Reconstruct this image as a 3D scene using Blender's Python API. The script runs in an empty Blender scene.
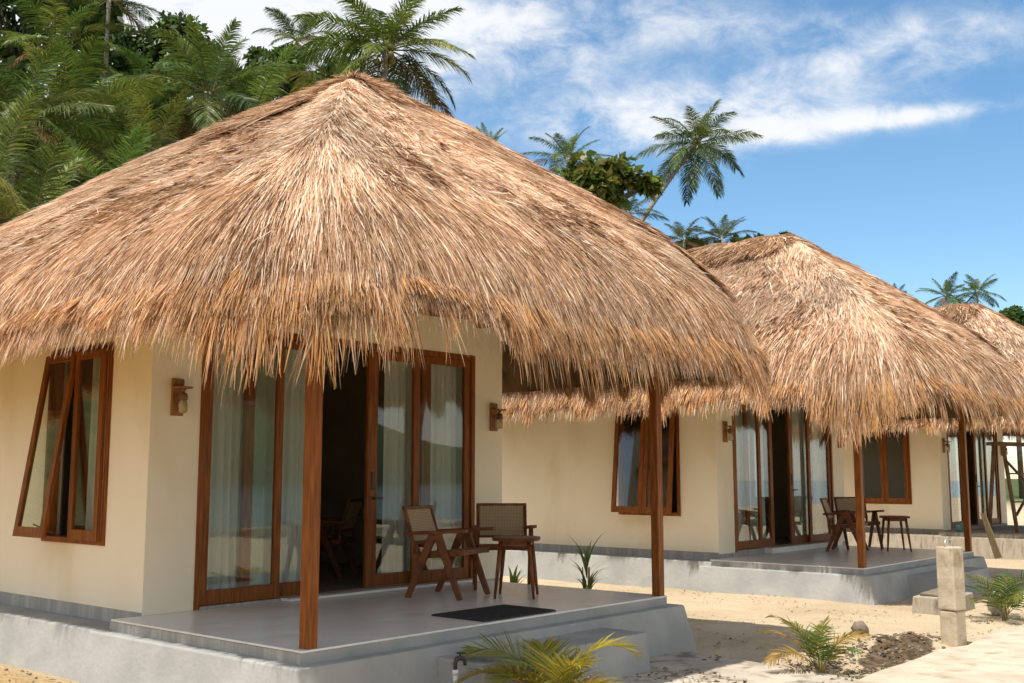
import bpy, math, numpy as np
from mathutils import Vector
R = math.radians
sc = bpy.context.scene
COL = sc.collection
rng = np.random.default_rng(7)

# ------------------------------------------------------------------ camera
F_PX, CX, CY, EYE = 1071.0, 512.0, 341.5, 1.11
PITCH, AZ = math.atan(135.5 / F_PX), R(40.8)
FW = np.array([math.cos(AZ) * math.cos(PITCH), math.sin(AZ) * math.cos(PITCH), math.sin(PITCH)])
RT = np.array([math.sin(AZ), -math.cos(AZ), 0.0])
UP = np.cross(RT, FW)
CAM = np.array([0, 0, EYE])
cd = bpy.data.cameras.new("camera"); cam = bpy.data.objects.new("camera", cd); COL.objects.link(cam)
cd.sensor_width = 36; cd.lens = F_PX * 36 / 1024; cd.clip_end = 3000; cd.clip_start = 0.05
cam.location = CAM
cam.rotation_euler = Vector(FW).to_track_quat('-Z', 'Y').to_euler()
cd.dof.use_dof = True; cd.dof.focus_distance = 8.0; cd.dof.aperture_fstop = 10
sc.camera = cam

def pt(x, y, depth):                       # a survey of the photograph: where a sight line is at a given distance
    d = FW * F_PX + RT * (x - CX) - UP * (y - CY)
    return CAM + d / F_PX * depth

# ------------------------------------------------------------------ tree of things
def tag(o, label=None, cat=None, group=None, kind=None):
    if label: o['label'] = label
    if cat: o['category'] = cat
    if group: o['group'] = group
    if kind: o['kind'] = kind
    return o
def thing(name, loc, label, cat, group=None, rz=0):
    o = bpy.data.objects.new(name, None); COL.objects.link(o)
    o.empty_display_size = .2
    o.location = loc; o.rotation_euler = (0, 0, rz)
    return tag(o, label, cat, group)
def link(name, me, mats, parent=None, loc=(0, 0, 0), rz=0):
    o = bpy.data.objects.new(name, me); COL.objects.link(o)
    for m in (mats if isinstance(mats, (list, tuple)) else [mats]): me.materials.append(m)
    if parent: o.parent = parent
    o.location = loc; o.rotation_euler = (0, 0, rz)
    return o
def copy_tree(o, parent=None):
    c = o.copy(); COL.objects.link(c)
    if parent: c.parent = parent
    for ch in list(o.children): copy_tree(ch, c)
    return c

class MB:
    def __init__(s, off=(0, 0, 0)): s.v = []; s.f = []; s.sm = []; s.mi = []; s.off = np.array(off, float)
    def add(s, vs, fs, smooth=False, mi=0):
        b = len(s.v); s.v += [tuple(np.array(p, float) - s.off) for p in vs]
        for f in fs: s.f.append([i + b for i in f]); s.sm.append(smooth); s.mi.append(mi)
        return s
    def box(s, x0, x1, y0, y1, z0, z1, mi=0):
        return s.add([(x0,y0,z0),(x1,y0,z0),(x1,y1,z0),(x0,y1,z0),(x0,y0,z1),(x1,y0,z1),(x1,y1,z1),(x0,y1,z1)],
                     [(3,2,1,0),(4,5,6,7),(0,1,5,4),(1,2,6,5),(2,3,7,6),(3,0,4,7)], mi=mi)
    def frustum(s, r0, z0, r1, z1):
        (a,b,c,d),(e,f,g,h) = r0, r1
        return s.add([(a,c,z0),(b,c,z0),(b,d,z0),(a,d,z0),(e,g,z1),(f,g,z1),(f,h,z1),(e,h,z1)],
                     [(3,2,1,0),(4,5,6,7),(0,1,5,4),(1,2,6,5),(2,3,7,6),(3,0,4,7)])
    def bar(s, p, q, w, h=None, w2=None, h2=None, up=(0,0,1), mi=0):     # rectangular tapered bar
        h = h or w; w2 = w2 or w; h2 = h2 or h
        p = np.array(p, float); q = np.array(q, float); t = q - p; t /= np.linalg.norm(t)
        u = np.array(up, float)
        if abs(t @ u) > .95: u = np.array((1.,0,0))
        a = np.cross(t, u); a /= np.linalg.norm(a); b = np.cross(a, t)
        vs = []
        for c, ww, hh in ((p,w,h),(q,w2,h2)):
            for i, j in ((-1,-1),(1,-1),(1,1),(-1,1)): vs.append(c + a*i*ww/2 + b*j*hh/2)
        return s.add(vs, [(0,1,2,3),(7,6,5,4),(4,5,1,0),(5,6,2,1),(6,7,3,2),(7,4,0,3)], mi=mi)
    def tube(s, pts, rad, n=8, caps=True, mi=0):
        pts = [np.array(p, float) for p in pts]
        if not hasattr(rad, '__len__'): rad = [rad] * len(pts)
        vs = []; ref = None
        for i, p in enumerate(pts):
            t = pts[min(i+1, len(pts)-1)] - pts[max(i-1, 0)]; t /= np.linalg.norm(t)
            if ref is None: ref = np.array((1.,0,0)) if abs(t[0]) < .8 else np.array((0,1.,0))
            a = ref - t * (ref @ t); a /= np.linalg.norm(a); ref = a; b = np.cross(t, a)
            for k in range(n):
                an = 2*math.pi*k/n; vs.append(p + (a*math.cos(an) + b*math.sin(an)) * rad[i])
        fs = [(i*n+k, i*n+(k+1)%n, (i+1)*n+(k+1)%n, (i+1)*n+k) for i in range(len(pts)-1) for k in range(n)]
        if caps: fs += [tuple(range(n))[::-1], tuple(range((len(pts)-1)*n, len(pts)*n))]
        return s.add(vs, fs, True, mi)
    def lathe(s, c, prof, n=14, mi=0):
        return s.tube([(c[0], c[1], c[2] + z) for r, z in prof], [r for r, z in prof], n, True, mi)
    def build(s, name, mats, parent=None, loc=(0,0,0), rz=0, bevel=0):
        me = bpy.data.meshes.new(name); me.from_pydata(s.v, [], s.f); me.update()
        me.polygons.foreach_set('use_smooth', s.sm); me.polygons.foreach_set('material_index', s.mi)
        o = link(name, me, mats, parent, loc, rz)
        if bevel:
            m = o.modifiers.new('bevel', 'BEVEL'); m.width = bevel; m.segments = 2; m.limit_method = 'ANGLE'
            m.harden_normals = False
        return o

def quad_mesh(name, V, Q, C=None, smooth=False):
    me = bpy.data.meshes.new(name); V = np.asarray(V, np.float32); Q = np.asarray(Q, np.int32)
    me.vertices.add(len(V)); me.vertices.foreach_set('co', V.ravel())
    me.loops.add(Q.size); me.loops.foreach_set('vertex_index', Q.ravel())
    me.polygons.add(len(Q)); me.polygons.foreach_set('loop_start', np.arange(0, Q.size, 4, dtype=np.int32))
    me.polygons.foreach_set('use_smooth', np.full(len(Q), smooth))
    me.update(calc_edges=True); me.validate()
    if C is not None:
        a = me.color_attributes.new('Col', 'FLOAT_COLOR', 'POINT')
        a.data.foreach_set('color', np.concatenate([C, np.ones((len(C), 1))], 1).astype(np.float32).ravel())
    return me
def unit(a): return a / np.maximum(np.linalg.norm(a, axis=-1, keepdims=True), 1e-9)
class Blades:                              # many thin ribbons in one mesh
    def __init__(s): s.V = []; s.Q = []; s.C = []; s.n = 0
    def add(s, P, S, W, C):                # P (N,K,3) centre lines, S (N,3) or (N,K,3) side vectors, W (N,K) half widths, C (N,3)
        N, K, _ = P.shape
        if S.ndim == 2: S = S[:, None, :]
        L = P - S * W[..., None]; Rr = P + S * W[..., None]
        V = np.stack([L, Rr], 2).reshape(-1, 3)
        base = (np.arange(N) * K * 2)[:, None] + (np.arange(K - 1) * 2)[None]
        Q = np.stack([base, base + 1, base + 3, base + 2], -1).reshape(-1, 4) + s.n
        s.V.append(V); s.Q.append(Q); s.C.append(np.repeat(C, K * 2, 0)); s.n += len(V)
    def mesh(s, name, off=(0, 0, 0)):
        return quad_mesh(name, np.concatenate(s.V) - np.array(off), np.concatenate(s.Q), np.concatenate(s.C))

# ------------------------------------------------------------------ materials
def mat(name):
    m = bpy.data.materials.new(name); m.use_nodes = True; nt = m.node_tree
    return m, nt, nt.nodes, nt.links, nt.nodes['Principled BSDF']
def noise_mat(name, c1, c2, scale=5, rough=.6, bump=0, bscale=None, stretch=(1,1,1), detail=6, spec=.5, lo=.35, hi=.65, c3=None, s3=30):
    m, nt, N, L, b = mat(name)
    tc = N.new('ShaderNodeTexCoord'); mp = N.new('ShaderNodeMapping'); mp.inputs['Scale'].default_value = stretch
    L.new(tc.outputs['Object'], mp.inputs[0])
    n = N.new('ShaderNodeTexNoise'); n.inputs['Scale'].default_value = scale; n.inputs['Detail'].default_value = detail
    L.new(mp.outputs[0], n.inputs['Vector'])
    r = N.new('ShaderNodeValToRGB'); r.color_ramp.elements[0].position = lo; r.color_ramp.elements[1].position = hi
    r.color_ramp.elements[0].color = (*c1, 1); r.color_ramp.elements[1].color = (*c2, 1)
    L.new(n.outputs[0], r.inputs[0]); out = r.outputs[0]
    if c3:
        n3 = N.new('ShaderNodeTexNoise'); n3.inputs['Scale'].default_value = s3; n3.inputs['Detail'].default_value = 4
        L.new(mp.outputs[0], n3.inputs['Vector'])
        r3 = N.new('ShaderNodeValToRGB'); r3.color_ramp.elements[0].position = .52; r3.color_ramp.elements[1].position = .72
        L.new(n3.outputs[0], r3.inputs[0])
        mx = N.new('ShaderNodeMix'); mx.data_type = 'RGBA'; mx.inputs[7].default_value = (*c3, 1)
        L.new(r3.outputs[0], mx.inputs[0]); L.new(out, mx.inputs[6]); out = mx.outputs[2]
    L.new(out, b.inputs['Base Color'])
    b.inputs['Roughness'].default_value = rough; b.inputs['Specular IOR Level'].default_value = spec
    if bump:
        bn = N.new('ShaderNodeTexNoise'); bn.inputs['Scale'].default_value = bscale or scale * 6; bn.inputs['Detail'].default_value = 8
        L.new(mp.outputs[0], bn.inputs['Vector'])
        bp = N.new('ShaderNodeBump'); bp.inputs['Strength'].default_value = min(1, bump); bp.inputs['Distance'].default_value = .02
        L.new(bn.outputs[0], bp.inputs['Height']); L.new(bp.outputs[0], b.inputs['Normal'])
    return m
def fibre_mat(name, rough, transl, spec=.4):
    m, nt, N, L, b = mat(name)
    a = N.new('ShaderNodeAttribute'); a.attribute_name = 'Col'
    L.new(a.outputs['Color'], b.inputs['Base Color']); b.inputs['Roughness'].default_value = rough
    b.inputs['Specular IOR Level'].default_value = spec
    t = N.new('ShaderNodeBsdfTranslucent'); L.new(a.outputs['Color'], t.inputs['Color'])
    mx = N.new('ShaderNodeMixShader'); mx.inputs[0].default_value = transl
    L.new(b.outputs[0], mx.inputs[1]); L.new(t.outputs[0], mx.inputs[2])
    L.new(mx.outputs[0], N['Material Output'].inputs[0])
    return m
M = {}
M['wall'] = noise_mat('cream_plaster', (.88,.77,.57), (.91,.81,.62), 1.1, .85, .3, 14, c3=(.80,.67,.46), s3=1.7, stretch=(1,1,.45), spec=.2)
M['plinth'] = noise_mat('pale_cement_render', (.315,.31,.29), (.40,.39,.36), 2.2, .85, .35, 20, spec=.2)
M['raw'] = noise_mat('raw_concrete', (.30,.25,.18), (.45,.39,.30), 3, .9, .6, 18, stretch=(3,3,.7), spec=.2, c3=(.16,.13,.09), s3=3)
M['deck'] = noise_mat('polished_cement', (.80,.76,.69), (.86,.82,.75), 1.3, .27, .08, 7, c3=(.74,.69,.61), s3=2.5)
M['wood'] = noise_mat('red_hardwood', (.16,.046,.008), (.31,.098,.016), 6, .45, .2, 40, stretch=(8,8,.6), spec=.22)
M['chairwood'] = noise_mat('teak', (.11,.032,.008), (.22,.066,.015), 9, .45, .15, 40, spec=.3)
M['lampwood'] = noise_mat('light_teak', (.22,.085,.022), (.40,.17,.05), 9, .6, .3, 40, stretch=(4,4,1))
M['dark'] = noise_mat('roof_underside', (.035,.020,.010), (.09,.05,.025), 6, .95, .6, 30)
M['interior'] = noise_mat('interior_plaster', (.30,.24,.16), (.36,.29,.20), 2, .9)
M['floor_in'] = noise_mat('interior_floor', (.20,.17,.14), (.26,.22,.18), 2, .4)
M['dry'] = noise_mat('dry_ridge_grass', (.14,.07,.032), (.30,.165,.08), 12, .95, .9, 40)
M['mat'] = noise_mat('black_rubber', (.022,.020,.018), (.045,.041,.038), 40, .9, .9, 60)
M['concrete'] = noise_mat('cast_concrete', (.44,.36,.25), (.58,.49,.36), 5, .9, .3, 30, c3=(.30,.20,.10), s3=6, spec=.2)
M['path'] = noise_mat('path_cement', (.46,.375,.27), (.58,.48,.36), 2.6, .9, .7, 22, c3=(.36,.28,.18), s3=5, spec=.2)
M['slab'] = noise_mat('sandy_slab', (.38,.32,.25), (.52,.45,.35), 2.4, .9, .7, 25, c3=(.16,.13,.09), s3=4.5, spec=.2)
M['black'] = noise_mat('black_plastic', (.012,.012,.012), (.025,.025,.025), 20, .4)
M['pvc'] = noise_mat('white_pipe', (.62,.60,.54), (.72,.70,.64), 8, .5)
M['metal'] = noise_mat('wire', (.45,.44,.42), (.6,.58,.55), 20, .35); M['metal'].node_tree.nodes['Principled BSDF'].inputs['Metallic'].default_value = .8
M['iron'] = noise_mat('dark_iron', (.03,.022,.016), (.06,.045,.03), 20, .5)
M['plank'] = noise_mat('pale_timber', (.48,.34,.17), (.62,.46,.25), 6, .8, .3, 40, stretch=(6,6,.7))
M['oldwood'] = noise_mat('weathered_timber', (.10,.055,.025), (.20,.12,.06), 6, .85, .4, 40)
M['teal'] = noise_mat('teal_plastic', (.08,.25,.26), (.12,.32,.33), 10, .5)
M['bag'] = noise_mat('pale_plastic', (.62,.60,.54), (.74,.72,.66), 10, .4, .5, 14)
M['stone'] = noise_mat('grey_stone', (.15,.12,.085), (.25,.20,.145), 8, .9, .8, 20)
M['trunk'] = noise_mat('palm_bark', (.20,.16,.12), (.34,.28,.22), 3, .9, .8, 12, stretch=(1,1,5))
M['bark'] = noise_mat('tree_bark', (.07,.05,.035), (.16,.12,.09), 5, .9, .6, 20)
M['nut'] = noise_mat('coconut_husk', (.20,.17,.03), (.32,.24,.06), 4, .5)
M['straw'] = fibre_mat('straw', .65, .30, .18)
M['leaf'] = fibre_mat('leaf', .42, .38, .4)
# cane weave
m, nt, N, L, b = mat('woven_cane')
tc = N.new('ShaderNodeTexCoord')
w1 = N.new('ShaderNodeTexWave'); w2 = N.new('ShaderNodeTexWave'); w1.bands_direction = 'X'; w2.bands_direction = 'Z'
for w in (w1, w2): w.inputs['Scale'].default_value = 22; w.inputs['Distortion'].default_value = .4; L.new(tc.outputs['Object'], w.inputs[0])
mu = N.new('ShaderNodeMath'); mu.operation = 'MAXIMUM'; L.new(w1.outputs['Fac'], mu.inputs[0]); L.new(w2.outputs['Fac'], mu.inputs[1])
r = N.new('ShaderNodeValToRGB'); r.color_ramp.elements[0].color = (.16,.09,.04,1); r.color_ramp.elements[1].color = (.52,.37,.20,1)
r.color_ramp.elements[0].position = .3; r.color_ramp.elements[1].position = .7
L.new(mu.outputs[0], r.inputs[0]); L.new(r.outputs[0], b.inputs['Base Color']); b.inputs['Roughness'].default_value = .6
M['cane'] = m
# glass
m, nt, N, L, b = mat('window_glass'); N.remove(b)
tr = N.new('ShaderNodeBsdfTransparent'); tr.inputs[0].default_value = (.93,.95,.92,1)
gl = N.new('ShaderNodeBsdfGlossy'); gl.inputs['Roughness'].default_value = .015; gl.inputs['Color'].default_value = (.95,.97,.97,1)
lw_ = N.new('ShaderNodeLayerWeight'); pw = N.new('ShaderNodeMath'); pw.operation = 'POWER'; pw.inputs[1].default_value = 4.0; L.new(lw_.outputs['Facing'], pw.inputs[0])
fr = N.new('ShaderNodeMath'); fr.operation = 'MULTIPLY_ADD'; fr.inputs[1].default_value = .9; fr.inputs[2].default_value = .055; L.new(pw.outputs[0], fr.inputs[0])
mx = N.new('ShaderNodeMixShader'); L.new(fr.outputs[0], mx.inputs[0]); L.new(tr.outputs[0], mx.inputs[1]); L.new(gl.outputs[0], mx.inputs[2])
L.new(mx.outputs[0], N['Material Output'].inputs[0]); M['glass'] = m
m, nt, N, L, b = mat('jar_glass'); b.inputs['Base Color'].default_value = (.75,.62,.35,1); b.inputs['Roughness'].default_value = .15
b.inputs['Transmission Weight'].default_value = .6; M['jar'] = m
# sheer curtain
m, nt, N, L, b = mat('sheer_curtain'); b.inputs['Base Color'].default_value = (.86,.84,.76,1); b.inputs['Roughness'].default_value = .9
t = N.new('ShaderNodeBsdfTranslucent'); t.inputs[0].default_value = (.86,.84,.76,1)
mx = N.new('ShaderNodeMixShader'); mx.inputs[0].default_value = .25
L.new(b.outputs[0], mx.inputs[1]); L.new(t.outputs[0], mx.inputs[2]); L.new(mx.outputs[0], N['Material Output'].inputs[0]); M['curtain'] = m
# cement band below the walls: grey with pale drips of paint running down
m, nt, N, L, b = mat('cement_band_with_drips')
tc = N.new('ShaderNodeTexCoord'); mp = N.new('ShaderNodeMapping'); mp.inputs['Scale'].default_value = (9, 9, .7); L.new(tc.outputs['Object'], mp.inputs[0])
n = N.new('ShaderNodeTexNoise'); n.inputs['Scale'].default_value = 1.6; n.inputs['Detail'].default_value = 5; L.new(mp.outputs[0], n.inputs['Vector'])
r = N.new('ShaderNodeValToRGB'); e = r.color_ramp.elements; e[0].position = .40; e[0].color = (.34,.32,.28,1); e[1].position = .68; e[1].color = (.47,.44,.385,1)
x = e.new(.56); x.color = (.40,.375,.33,1)
L.new(n.outputs[0], r.inputs[0]); L.new(r.outputs[0], b.inputs['Base Color']); b.inputs['Roughness'].default_value = .85
M['band'] = m
# sand ground: pale sand, coarser orange sand on the left, a patch of dug dark soil
m, nt, N, L, b = mat('sand')
tc = N.new('ShaderNodeTexCoord'); P = tc.outputs['Object']
def nz(s, d=8, rough=.6):
    n = N.new('ShaderNodeTexNoise'); n.inputs['Scale'].default_value = s; n.inputs['Detail'].default_value = d; n.inputs['Roughness'].default_value = rough
    L.new(P, n.inputs['Vector']); return n.outputs[0]
def ramp(f, stops):
    r = N.new('ShaderNodeValToRGB'); e = r.color_ramp.elements
    e[0].position, e[0].color = stops[0][0], (*stops[0][1], 1); e[1].position, e[1].color = stops[-1][0], (*stops[-1][1], 1)
    for p, c in stops[1:-1]: x = e.new(p); x.color = (*c, 1)
    L.new(f, r.inputs[0]); return r.outputs[0]
def mixc(f, a, c):
    x = N.new('ShaderNodeMix'); x.data_type = 'RGBA'; L.new(f, x.inputs[0]); L.new(a, x.inputs[6])
    if isinstance(c, tuple): x.inputs[7].default_value = (*c, 1)
    else: L.new(c, x.inputs[7])
    return x.outputs[2]
def math_(op, a, c, d=None):
    x = N.new('ShaderNodeMath'); x.operation = op
    for i, q in enumerate((a, c, d)):
        if q is None: continue
        if isinstance(q, (int, float)): x.inputs[i].default_value = q
        else: L.new(q, x.inputs[i])
    return x.outputs[0]
base = ramp(nz(.9), [(.3,(.50,.38,.235)),(.7,(.63,.50,.335))])
speck = ramp(nz(26, 4, .7), [(.55,(0,0,0)),(.72,(1,1,1))])
base = mixc(math_('MULTIPLY', speck, .55), base, (.34,.25,.15))
sp2 = ramp(nz(7, 6, .7), [(.56,(0,0,0)),(.70,(1,1,1))])
base = mixc(math_('MULTIPLY', sp2, .4), base, (.44,.32,.19))
sep = N.new('ShaderNodeSeparateXYZ'); L.new(P, sep.inputs[0])
left = math_('MULTIPLY_ADD', sep.outputs[0], -1.0, 4.6); cl = N.new('ShaderNodeClamp'); L.new(left, cl.inputs[0])
base = mixc(cl.outputs[0], base, ramp(nz(9, 8, .7), [(.35,(.30,.17,.06)),(.5,(.48,.30,.12)),(.68,(.62,.42,.20))]))
# dark soil patch
dx = math_('MULTIPLY', math_('SUBTRACT', sep.outputs[0], 9.85), 1/.75); dy = math_('MULTIPLY', math_('SUBTRACT', sep.outputs[1], 3.88), 1/.24)
dd = math_('ADD', math_('MULTIPLY', dx, dx), math_('MULTIPLY', dy, dy))
dd = math_('ADD', dd, math_('MULTIPLY', math_('SUBTRACT', nz(5), .5), 2.5))
soil = ramp(dd, [(.75,(1,1,1)),(1.0,(0,0,0))])
base = mixc(soil, base, ramp(nz(14), [(.35,(.055,.036,.020)),(.65,(.19,.13,.075))]))
# far ground behind the houses is leaf litter and grass
far = math_('MULTIPLY_ADD', sep.outputs[1], .12, -1.8); cf = N.new('ShaderNodeClamp'); L.new(far, cf.inputs[0])
base = mixc(cf.outputs[0], base, ramp(nz(.5), [(.35,(.035,.06,.015)),(.65,(.10,.11,.04))]))
L.new(base, b.inputs['Base Color']); b.inputs['Roughness'].default_value = .95; b.inputs['Specular IOR Level'].default_value = .15
bp = N.new('ShaderNodeBump'); bp.inputs['Strength'].default_value = .9; bp.inputs['Distance'].default_value = .055
vo = N.new('ShaderNodeTexVoronoi'); vo.feature = 'SMOOTH_F1'; vo.inputs['Scale'].default_value = 4.2; L.new(P, vo.inputs['Vector'])
L.new(math_('ADD', math_('ADD', nz(4, 10, .7), math_('MULTIPLY', vo.outputs['Distance'], .8)), math_('MULTIPLY', nz(30, 6, .7), .5)), bp.inputs['Height']); L.new(bp.outputs[0], b.inputs['Normal'])
M['sand'] = m
m, nt, N, L, b = mat('sea_water'); b.inputs['Base Color'].default_value = (.02,.10,.14,1); b.inputs['Roughness'].default_value = .12
n = N.new('ShaderNodeTexNoise'); n.inputs['Scale'].default_value = 1.2; n.inputs['Detail'].default_value = 6
tc = N.new('ShaderNodeTexCoord'); L.new(tc.outputs['Object'], n.inputs['Vector'])
bp = N.new('ShaderNodeBump'); bp.inputs['Strength'].default_value = .5; bp.inputs['Distance'].default_value = .2; L.new(n.outputs[0], bp.inputs['Height']); L.new(bp.outputs[0], b.inputs['Normal'])
M['sea'] = m

# ------------------------------------------------------------------ ground, sea, paths
GZ = -.5
def vnoise(x, y, s, seed=0):
    r = np.random.default_rng(seed); G = r.random((64, 64))
    x = np.asarray(x, float) / s; y = np.asarray(y, float) / s
    i = np.floor(x).astype(int); j = np.floor(y).astype(int); u = x - i; v = y - j
    u = u*u*(3-2*u); v = v*v*(3-2*v); g = lambda a, c: G[a % 64, c % 64]
    return (g(i,j)*(1-u)+g(i+1,j)*u)*(1-v) + (g(i,j+1)*(1-u)+g(i+1,j+1)*u)*v
def sstep(a, c, x): t = np.clip((x - a) / (c - a), 0, 1); return t*t*(3-2*t)
def ground_h(x, y):
    x = np.asarray(x, float); y = np.asarray(y, float)
    h = GZ + .10 * sstep(4.6, 3.6, x) * sstep(4, 6, y) + .05*(vnoise(x,y,1.7,1)-.5) + .025*(vnoise(x,y,.45,2)-.5)
    h += .13*np.exp(-((x-10.3)/.75)**2-((y-4.05)/.28)**2)*(.5+vnoise(x,y,.2,5))                    # heap of dug soil
    h -= .05*np.exp(-((x-9.2)/.6)**2-((y-3.9)/.25)**2)
    hill = 13*sstep(18, 75, y + .1*x)*sstep(75, 0, x - .25*y)
    h += hill + 2.0*sstep(20, 80, y)*(vnoise(x,y,14,3)-.3)
    h -= 3.2*sstep(-13, -30, y)
    return h
def axis(a, c, n, far, k): 
    mid = np.linspace(a, c, n); t = np.linspace(0, 1, k)[1:]**2.2
    return np.concatenate([(a - far*t)[::-1], mid, c + far*t])
gx = axis(2, 20, 200, 500, 34); gy = axis(2.5, 12, 130, 500, 40)
X, Y = np.meshgrid(gx, gy, indexing='ij'); Z = ground_h(X, Y)
ni, nj = X.shape; I = np.arange(ni*nj).reshape(ni, nj)
Q = np.stack([I[:-1,:-1], I[1:,:-1], I[1:,1:], I[:-1,1:]], -1).reshape(-1, 4)
tag(link('ground', quad_mesh('ground', np.stack([X,Y,Z],-1).reshape(-1,3), Q, smooth=True), M['sand']), 'pale sand ground around the bungalows', kind='structure')
tag(MB().add([(-900,-900,-2.2),(900,-900,-2.2),(900,-17,-2.2),(-900,-17,-2.2)], [(0,1,2,3)]).build('sea', M['sea']), kind='structure')
def slab(name, poly, z0, z1, m, label, r):
    nb = len(poly); mb = MB()
    ins = []
    c = np.mean(poly, 0)
    mb.add([(x,y,z0) for x,y in poly]+[(x,y,z1) for x,y in poly], [tuple(range(nb,2*nb))]+[(i,(i+1)%nb,nb+(i+1)%nb,nb+i) for i in range(nb)])
    return tag(mb.build(name, m, bevel=r), label, kind='structure')
rg = np.random.default_rng(3)
edge = [(x, 3.53 + .035*rg.normal()) for x in np.arange(46, -20, -.45)]
slab('path', [(-20,1.8),(46,1.8)] + edge, -.8, -.43, M['path'], 'pale cement footpath running past the bungalows', .02)
edge = [(8.36 + (y-3.8)*.2 + .03*rg.normal(), y) for y in np.arange(3.57, 5.4, .25)]
slab('entrance_slab', [(5.6,3.57)] + edge + [(8.5,5.42),(5.6,5.42)], -.8, -.462, M['slab'], 'sandy cement slab between the step and the footpath', .015)

# ------------------------------------------------------------------ thatch
EX0, EX1, EY0, EY1, ER = 3.60, 9.72, 4.72, 12.5, 1.05         # outline of the eaves, corner radius
# roof profile along its slope: s = arc length measured up from the eave, goes below the eave for the hanging fringe
def roof_profile():
    s = np.linspace(-1.2, 5.2, 641); ds = s[1]-s[0]
    th = np.interp(s, [-1.2,-.4,0,.35,.8,1.5,5.2], np.radians([88,84,74,59,44.5,37.2,36.2]))
    d = np.concatenate([[0], np.cumsum(np.cos(th[:-1])*ds)]); z = np.concatenate([[0], np.cumsum(np.sin(th[:-1])*ds)])
    k = np.argmin(abs(s)); return s, d-d[k], z-z[k]+2.24, th
PS, PD, PZ, PT = roof_profile()
def s_of_d(d): return np.interp(d, PD, PS)
def eave_d(x, y):
    cx, cy, hx, hy = (EX0+EX1)/2, (EY0+EY1)/2, (EX1-EX0)/2, (EY1-EY0)/2
    qx = abs(x-cx)-(hx-ER); qy = abs(y-cy)-(hy-ER)
    sd = np.minimum(np.maximum(qx,qy),0)+np.hypot(np.maximum(qx,0),np.maximum(qy,0))-ER
    return -sd
def eave_grad(x, y, e=1e-3):
    g = np.stack([-(eave_d(x+e,y)-eave_d(x-e,y)), -(eave_d(x,y+e)-eave_d(x,y-e))], -1)
    return unit(g)
TONE = np.array([[.78,.565,.385],[.66,.435,.27],[.85,.66,.48],[.53,.315,.17],[.35,.185,.09],[.92,.78,.62],[.14,.07,.034],[.62,.38,.20],[.66,.35,.125]])
def front_trim(x, y):          # the eave over the doors was cut shorter
    return 1-.62*sstep(4.25, 4.6, x)*sstep(5.5, 4.9, x)*sstep(6.2, 5.4, y)
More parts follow.
